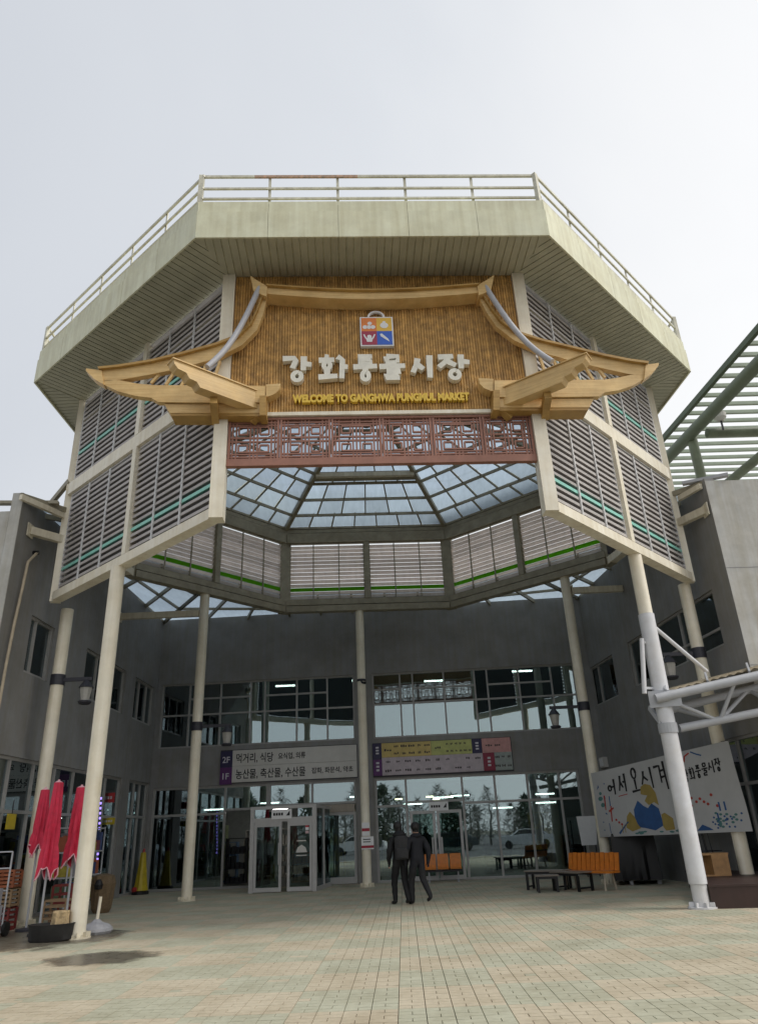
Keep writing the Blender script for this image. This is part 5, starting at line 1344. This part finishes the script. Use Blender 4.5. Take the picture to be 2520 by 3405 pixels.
# stalls along the left shopfront: hanging goods rack, crates, trolley
t = thing('goods_rack', 'metal rack of assorted hardware goods at the left shopfront', 'rack', (-8.1, 20.2, 0))
for dy in (-1.1, 1.1):
    for dx in (-.25, .25): MB().tube([(-8.05+dx, 20.3+dy, 0), (-8.05+dx, 20.3+dy, 2.0)], .02, 6).build('post', GREY, t)
for z in (.3, .85, 1.4, 1.95): MB().box(-8.32, -7.78, 19.2, 21.4, z, z+.03).build('shelf', GREY, t)
rnd = random.Random(5)
pal = [mat('good%d' % i, c, .6, .2) for i, c in enumerate([(.35, .1, .05), (.4, .33, .05), (.3, .3, .32), (.05, .08, .2), (.45, .43, .4), (.2, .05, .06), (.09, .14, .08)])]
for z in (.335, .885, 1.435):
    y = 19.25
    while y < 21.2:
        w_ = rnd.uniform(.14, .3); h = rnd.uniform(.15, .44); d = rnd.uniform(.2, .4)
        b_ = MB(); b_.box(-7.8-d, -7.8, y, y+w_-.02, z, z+h); b_.box(-7.8-d*.6, -7.8-d*.3, y+.02, y+w_-.04, z+h, z+h+.03); b_.build('goods_box', rnd.choice(pal), t); y += w_
# red crates
for k, (x, y, lab) in enumerate(((-7.35, 17.5, 'stacked red plastic crate lowest beside the far left column'), )):
    pass
def crate(x, y, z, wx, wy, h, m_, label, inner=True):
    t = thing('plastic_crate', label, 'crate', (x, y, z), 'crates by the left columns')
    mbx = MB(); tck = .02
    mbx.box(x-wx/2, x+wx/2, y-wy/2, y+wy/2, z, z+.02)
    for zz in [z+.03+i*(h-.05)/4 for i in range(5)]:
        e = .055
        mbx.box(x-wx/2, x+wx/2, y-wy/2, y-wy/2+tck, zz, zz+e*.8); mbx.box(x-wx/2, x+wx/2, y+wy/2-tck, y+wy/2, zz, zz+e*.8)
        mbx.box(x-wx/2, x-wx/2+tck, y-wy/2+tck, y+wy/2-tck, zz, zz+e*.8); mbx.box(x+wx/2-tck, x+wx/2, y-wy/2+tck, y+wy/2-tck, zz, zz+e*.8)
    mbx.build('slatted_side', m_, t)
    for sx in (-1, 1):
        for sy in (-1, 1): MB().box(x+sx*(wx/2+.004)-.02, x+sx*(wx/2+.004)+.02, y+sy*(wy/2+.004)-.02, y+sy*(wy/2+.004)+.02, z+.021, z+h).build('corner', m_, t)
RDC = mat('red_crate', (.20, .03, .025), .6, .3, 9); ORC = mat('orange_crate', (.33, .10, .04), .6, .3, 9); BRC = mat('brown_box', (.3, .2, .11), .8)
crate(-8.25, 17.2, 0, .42, .36, .42, RDC, 'dark red crate at the bottom of the left stack')
crate(-8.25, 17.2, .42, .42, .36, .36, BRC, 'brown crate in the middle of the left stack')
crate(-8.25, 17.2, .78, .42, .36, .34, ORC, 'orange crate on top of the left stack')
crate(-7.25, 17.6, 0, .46, .36, .5, BRC, 'tan crate standing behind the black rubber tub')
crate(-7.45, 18.4, 0, .42, .4, .75, RDC, 'tall dark red crate between the left columns')
# hand trolley at the far left edge
t = thing('hand_trolley', 'grey metal hand trolley loaded at the left edge', 'trolley', (-7.7, 15.7, 0))
for s_ in (0, .4): MB().tube([(-8.05+s_, 16.0, .1), (-8.05+s_, 16.0, 1.5)], .018, 8).build('rail', GREY, t)
for z in (.4, .8, 1.2, 1.5): MB().tube([(-8.05, 16.0, z), (-7.65, 16.0, z)], .015, 6).build('rung', GREY, t)
MB().box(-8.07, -7.63, 15.66, 15.98, .08, .10).build('toe_plate', GREY, t)
for s_ in (-.04, .44): MB().tube([(-8.05+s_-.03, 16.08, .13), (-8.05+s_+.03, 16.08, .13)], .13, 16).build('wheel', BLACK, t)
mbx = MB(); mbx.box(-8.03, -7.67, 15.68, 15.96, .105, .55); mbx.box(-8.0, -7.7, 15.72, 15.94, .555, .85); mbx.build('load', pal[2], t)
# yellow hanging placard behind
t = thing('yellow_price_sign', 'small yellow sign hanging at the left shopfront', 'sign', (-8.6, 17.9, 1.7))
PFm = LW; u, z = LW.px(25, 1795, .3)
MB().fbox(LW, u-.2, u+.2, z-.12, z+.2, .28, .3).build('plate', YL, t); MB().fbox(LW, u-.012, u+.012, z+.2, z+.5, .284, .296).build('hanger', DARK, t)
# purple string lights on the pilaster
t = thing('string_light', 'purple string light hanging down the pilaster beside bundle', 'light', (-8.6, 23.6, 1))
PUR = emit('purple_led', (.35, .25, 1), 1.2)
y_ = 22.3; mbx = MB()
a = ony(222, 1735, 22.3); b = ony(213, 1890, 22.3)
MB().tube([a, b], .012, 5).build('cable', INK, t)
for k in range(14): p = a.lerp(b, (k+.5)/14); mbx.box(p.x-.02, p.x+.02, p.y-.045, p.y-.013, p.z-.03, p.z+.03)
mbx.build('led', PUR, t)
# red and yellow shop placards left
for (x0, x1, y0, y1, Y, m_, lab, nm) in ((226, 252, 1728, 1750, 24.5, RD2, 'dark red shop placard above yellow one at left shopfront', 'shop_placard'), (228, 252, 1782, 1798, 24.5, YL, 'yellow shop placard below the red one at left shopfront', 'shop_placard')):
    a = ony(x0, y1, Y); b = ony(x1, y0, Y)
    t = thing(nm, lab, 'placard', tuple((a+b)/2)); MB().box(a.x, b.x, Y-.03, Y, a.z, b.z).build('plate', m_, t)
    MB().bar((a.x, Y-.015, (a.z+b.z)/2), (-8.72, Y-.015, (a.z+b.z)/2), .02, .02).build('arm', DARK, t)
    mk = MB()
    for k in range(3): mk.box(a.x+.05+k*(b.x-a.x-.1)/3, a.x+.02+(k+1)*(b.x-a.x-.1)/3, Y-.034, Y-.031, a.z+(b.z-a.z)*.35, a.z+(b.z-a.z)*.65)
    mk.build('lettering', PT, t)

# puddles on the paving
def wetmat():
    m = mat('wet_paving', (.16, .14, .105), .3, .25, 5, spec=.6); return m
WET = wetmat()
t_ = WET.node_tree; N = t_.nodes; L = t_.links
tcx = N.new('ShaderNodeTexCoord'); sx_ = N.new('ShaderNodeVectorMath'); sx_.operation = 'SUBTRACT'; sx_.inputs[1].default_value = (.5, .5, 0)
L.new(tcx.outputs['Generated'], sx_.inputs[0]); ml = N.new('ShaderNodeVectorMath'); ml.operation = 'MULTIPLY'; ml.inputs[1].default_value = (1, 1, 0); L.new(sx_.outputs[0], ml.inputs[0])
le = N.new('ShaderNodeVectorMath'); le.operation = 'LENGTH'; L.new(ml.outputs[0], le.inputs[0])
gp = N.new('ShaderNodeNewGeometry'); nn = N.new('ShaderNodeTexNoise'); nn.inputs['Scale'].default_value = 2.4; nn.inputs['Detail'].default_value = 7; nn.inputs['Roughness'].default_value = .65; L.new(gp.outputs['Position'], nn.inputs['Vector'])
ad2 = N.new('ShaderNodeMath'); ad2.operation = 'MULTIPLY_ADD'; ad2.inputs[1].default_value = .42; L.new(nn.outputs['Fac'], ad2.inputs[0]); L.new(le.outputs['Value'], ad2.inputs[2])
mr_ = N.new('ShaderNodeMapRange'); mr_.inputs[1].default_value = .50; mr_.inputs[2].default_value = .64; mr_.inputs[3].default_value = .82; mr_.inputs[4].default_value = 0; L.new(ad2.outputs[0], mr_.inputs[0])
tp_ = N.new('ShaderNodeBsdfTransparent'); mxp = N.new('ShaderNodeMixShader'); L.new(mr_.outputs[0], mxp.inputs[0]); L.new(tp_.outputs[0], mxp.inputs[1]); L.new(N['Principled BSDF'].outputs[0], mxp.inputs[2]); L.new(mxp.outputs[0], N['Material Output'].inputs[0])
def puddle(pts, label):
    mbx = MB(); mbx.add([(*onz(*p)[:2], .005) for p in pts], [tuple(range(len(pts)))])
    o = mbx.build('puddle', WET); o['kind'] = 'stuff'; o['label'] = label
puddle([(-90, 2080), (210, 2080), (300, 2030), (30, 2012)], 'wet patch of paving around the left columns')
puddle([(60, 2110), (330, 2104), (370, 2070), (125, 2076)], 'long wet patch of paving in front of the left columns')

# ================================================================= PEOPLE
def person(x, y, heading, H, label, mats, pose, jacket_z, name='person', hood=False):
    """one continuous skinned figure; pose gives leg/arm swing"""
    t = thing(name, label, 'person', (x, y, 0))
    s = H/1.75
    ls_, rs_ = pose['l'], pose['r']     # (knee fwd, foot fwd, foot lift)
    lat = .095
    J = {}
    def V(a, b, c): return Vector((a*s, b*s, c*s))
    nodes = []; edges = []
    def add(p, r, par=None):
        nodes.append((p, r)); i = len(nodes)-1
        if par is not None: edges.append((par, i))
        return i
    pel = add(V(0, 0, .96), (.19*s, .15*s))
    ab = add(V(0, .015, 1.12), (.205*s, .165*s), pel); ch = add(V(0, .02, 1.30), (.22*s, .17*s), ab); sh = add(V(0, .0, 1.42), (.17*s, .13*s), ch)
    nk = add(V(0, .0, 1.50), (.062*s, .062*s), sh); h1 = add(V(0, .015, 1.585), (.09*s, .098*s), nk); h2 = add(V(0, .015, 1.67), (.09*s, .104*s), h1); add(V(0, .01, 1.715), (.055*s, .065*s), h2)
    for sd_, lg in ((-1, ls_), (1, rs_)):
        hip = add(V(sd_*lat, 0, .88), (.115*s, .12*s), pel); kn = add(V(sd_*(lat+.005), lg[0], .50+lg[2]*.4), (.08*s, .085*s), hip)
        an_ = add(V(sd_*(lat+.005), lg[1], .10+lg[2]), (.058*s, .062*s), kn)
        he = add(V(sd_*(lat+.005), lg[1]-.02, .045+lg[2]*1.05), (.042*s, .045*s), an_)
        add(V(sd_*(lat+.02), lg[1]+.16, .035+lg[2]*.5), (.042*s, .03*s), he)
    for sd_, ar in ((-1, pose['la']), (1, pose['ra'])):
        sp__ = add(V(sd_*.19, 0, 1.40), (.095*s, .1*s), sh); el = add(V(sd_*.285, ar[0], 1.13), (.078*s, .08*s), sp__); wr = add(V(sd_*.27, ar[1], .90+ar[2]), (.055*s, .055*s), el)
        hd_ = add(V(sd_*.262, ar[1]+.01, .84+ar[2]), (.038*s, .026*s), wr)
        for q_ in range(4): 
            f1 = add(V(sd_*.26, ar[1]-.03+.02*q_, .79+ar[2]), (.0095*s, .0095*s), hd_); add(V(sd_*.25, ar[1]-.028+.02*q_, .745+ar[2]+.006*abs(q_-1.5)), (.008*s, .008*s), f1)
        th_ = add(V(sd_*.242, ar[1]+.05, .82+ar[2]), (.01*s, .01*s), hd_); add(V(sd_*.232, ar[1]+.058, .785+ar[2]), (.009*s, .009*s), th_)
    me = bpy.data.meshes.new(name); me.from_pydata([tuple(p) for p, r in nodes], edges, [])
    o = bpy.data.objects.new('tmp_body', me); COL.objects.link(o)
    md = o.modifiers.new('skin', 'SKIN'); md.use_smooth_shade = True; md.branch_smoothing = .6
    for i, (p, r) in enumerate(nodes): me.skin_vertices[0].data[i].radius = r
    me.skin_vertices[0].data[0].use_root = True
    o.modifiers.new('sub', 'SUBSURF').levels = 2; o.modifiers['sub'].render_levels = 2
    bpy.context.view_layer.update()
    m2 = bpy.data.meshes.new_from_object(o.evaluated_get(bpy.context.evaluated_depsgraph_get()))
    bpy.data.objects.remove(o)
    m2.materials.clear()
    for m_ in mats: m2.materials.append(m_)
    ch_, sh_ = math.cos(heading), math.sin(heading)
    for pl in m2.polygons:
        c = pl.center/s; pl.use_smooth = True; az = abs(c.x)
        if c.z > 1.50:
            face = c.y > .055 and c.z < 1.64
            pl.material_index = 3 if (face or (c.z < 1.555)) and not hood else 4
            if hood: pl.material_index = 4
        elif c.z > jacket_z or (az > .18 and c.z > .895+min(pose['la'][2], pose['ra'][2])*.5): pl.material_index = 0
        elif az > .2 and c.z > .6: pl.material_index = 3
        elif c.z < .085: pl.material_index = 2
        else: pl.material_index = 1
    for v in m2.vertices:
        # cloth folds
        k = .006*math.sin(v.co.z*38+v.co.x*14)*(1 if .15 < v.co.z/s < 1.4 else 0)
        X, Y = v.co.x*(1+k*3), v.co.y+k
        v.co.x, v.co.y = X*ch_-Y*sh_, X*sh_+Y*ch_
    zmin = min(v.co.z for v in m2.vertices)
    for v in m2.vertices: v.co.z -= zmin
    bo = bpy.data.objects.new('body', m2); COL.objects.link(bo); bo.parent = t
    return t
SKIN = mat('skin', (.45, .27, .19), .55, .08); HAIR = mat('black_hair', (.012, .011, .011), .6, .3, 40, bump=.5, bscale=90)
JB = mat('black_padded_jacket', (.010, .010, .011), .8, .3, 12, bump=.4, bscale=25); JN = mat('navy_black_jacket', (.008, .009, .014), .8, .2, 12, bump=.3, bscale=20)
TB = mat('black_trousers', (.007, .007, .008), .85, .2, 12); TG = mat('charcoal_trousers', (.015, .015, .017), .85, .3, 12); SHOE = mat('black_shoe', (.01, .01, .01), .5)
P1 = person(.15, 19.35, .42, 1.76, 'person in black hooded jacket with backpack walking away towards the doors', [JB, TB, SHOE, SKIN, HAIR], dict(l=(.16, .14, 0.0), r=(-.0, -.16, .03), la=(-.05, .06, .02), ra=(.0, .14, .06)), .80)
P2 = person(.56, 19.2, .5, 1.74, 'person in dark navy jacket and charcoal trousers striding at the right of the pair', [JN, TG, SHOE, SKIN, HAIR], dict(l=(.16, .14, .0), r=(-.04, -.34, .10), la=(.03, .12, .04), ra=(-.08, -.06, .02)), .78)
# hood lying on the back of the first jacket, collar of the second
def blob(cx, cy, cz, rx, ry, rz, m_, name, par):
    mb_ = MB(); N_, K_ = 16, 8; vs_ = []
    for i in range(K_+1):
        th = math.pi*i/K_
        for j in range(N_): a = 2*math.pi*j/N_; q_ = 1+.06*math.sin(a*5+i); vs_.append((cx+rx*q_*math.sin(th)*math.cos(a), cy+ry*q_*math.sin(th)*math.sin(a), cz+rz*math.cos(th)))
    mb_.add(vs_, [(i*N_+j, i*N_+(j+1) % N_, (i+1)*N_+(j+1) % N_, (i+1)*N_+j) for i in range(K_) for j in range(N_)]); return mb_.build(name, m_, par, smooth=True)
blob(.16, 19.27, 1.505, .16, .13, .085, JB, 'hood', P1); blob(.56, 19.17, 1.47, .135, .12, .06, JN, 'collar', P2)
blob(.13, 19.37, 1.70, .105, .12, .11, HAIR, 'hair', P1); blob(.55, 19.19, 1.675, .108, .118, .105, HAIR, 'hair', P2)
# backpack
t = thing('backpack', 'dark grey backpack with straps on the walker at the left', 'backpack', (.19, 19.16, 1.0))
BP = mat('backpack_fabric', (.028, .028, .03), .85, .25, 20, bump=.3, bscale=60)
def rbox(cx, cy, cz, sx, sy, sz, m_, name, par, k=.8):
    mbx = MB(); rows = []; N_ = 16
    prof = [(-.5, .7), (-.46, .92), (-.3, 1), (.3, 1), (.42, .95), (.5, .7)]
    for (zf, rf_) in prof:
        for j in range(N_):
            a = 2*math.pi*(j+.5)/N_; c, s_ = math.cos(a), math.sin(a); q_ = (abs(c)**4+abs(s_)**4)**-.25
            rows.append((cx+sx/2*c*q_*rf_, cy+sy/2*s_*q_*rf_, cz+sz*zf))
    fs = []
    for i in range(len(prof)-1):
        for j in range(N_): j2 = (j+1) % N_; fs.append((i*N_+j, i*N_+j2, (i+1)*N_+j2, (i+1)*N_+j))
    fs.append(tuple(range(N_))); fs.append(tuple((len(prof)-1)*N_+j for j in range(N_)))
    mbx.add(rows, fs); return mbx.build(name, m_, par, smooth=True)
rbox(.20, 19.10, 1.22, .33, .19, .52, BP, 'bag', t); rbox(.20, 18.99, 1.10, .25, .07, .22, BP, 'pocket', t)
for sx in (-.1, .1): MB().tube([(.20+sx, 19.2, 1.44), (.20+sx*1.05, 19.3, 1.51), (.20+sx*1.1, 19.44, 1.44)], .018, 8).build('strap', BP, t)

# ================================================================= SURROUNDINGS seen only in the window reflections
TRE = mat('bare_twigs', (.13, .125, .11), .9, .3); EVG = mat('evergreen_needles', (.06, .085, .05), .9, .3, 5)
rnd = random.Random(21)
mbx = MB()
for k in range(60):
    x = -48+k*1.6+rnd.uniform(-.8, .8); y = -26+rnd.uniform(-9, 3); h = rnd.uniform(3.6, 6.6)
    ev = k % 5 == 0; mbx.mat(0); mbx.tube([(x, y, 0), (x+.2, y, h*.5), (x+.1, y, h*.85)], [.16, .1, .03], 6)
    mbx.mat(1 if ev else 0)
    for q_ in range(420):
        a = rnd.uniform(0, 6.28); zf = rnd.random(); r_ = (h*.28)*math.sin(math.pi*min(1, .12+zf*.86))*rnd.random()**.5
        c = Vector((x+r_*math.cos(a), y+r_*math.sin(a), h*(.12+.88*zf))); d = Vector((rnd.uniform(-1, 1), rnd.uniform(-1, 1), rnd.uniform(-.2, 1))).normalized()*rnd.uniform(.3, .8); e_ = Vector((rnd.uniform(-1, 1), rnd.uniform(-1, 1), rnd.uniform(-1, 1))).normalized()*(.16 if ev else .035)
        mbx.add([c-d, c+e_, c+d, c-e_], [(0, 1, 2, 3)])
tb = mbx.build('treeline', [TRE, EVG]); tb['kind'] = 'stuff'; tb['label'] = 'bare trees lining the car park mirrored in the shop windows'
def car(x, y, m_, label):
    t = thing('parked_car', label, 'car', (x, y, 0), 'cars parked behind the viewpoint, mirrored in the glass')
    side = [(-2.2, .35), (-2.25, .75), (-2.1, .92), (-1.15, 1.0), (-.55, 1.42), (.95, 1.45), (1.75, 1.02), (2.15, .95), (2.25, .6), (2.15, .35)]
    n = len(side); mb_ = MB()
    for w_ in (-.85, .85): pass
    vs_ = [(x+px_, y-.86*(.82 if z > 1.1 else 1), z) for px_, z in side]+[(x+px_, y+.86*(.82 if z > 1.1 else 1), z) for px_, z in side]
    mb_.add(vs_, [tuple(range(n)), tuple(range(2*n-1, n-1, -1))]+[(i, i+n, (i+1) % n+n, (i+1) % n) for i in range(n)]); mb_.build('body', m_, t)
    for sy in (-1, 1):
        mb_ = MB(); yy_ = y+sy*.80
        mb_.add([(x-1.0, yy_+sy*.055, 1.06), (x+1.5, yy_+sy*.055, 1.06), (x+.85, yy_-sy*.06, 1.39), (x-.5, yy_-sy*.06, 1.37)], [(0, 1, 2, 3)]); mb_.build('side_window', BLACK, t)
        for dx in (-1.4, 1.4): MB().tube([(x+dx, y+sy*.70, .32), (x+dx, y+sy*.88, .32)], .32, 18).build('wheel', RUBBER, t)
for x, m_, lab in ((-7, mat('white_car', (.75, .75, .75), .25), 'white parked car mirrored in the glass by the porch'), (.5, mat('dark_car', (.03, .035, .05), .25), 'dark parked car mirrored in the central shopfront'), (6.5, mat('silver_car', (.5, .52, .55), .25), 'silver parked car mirrored in the right shopfront')):
    car(x, -9, m_, lab)
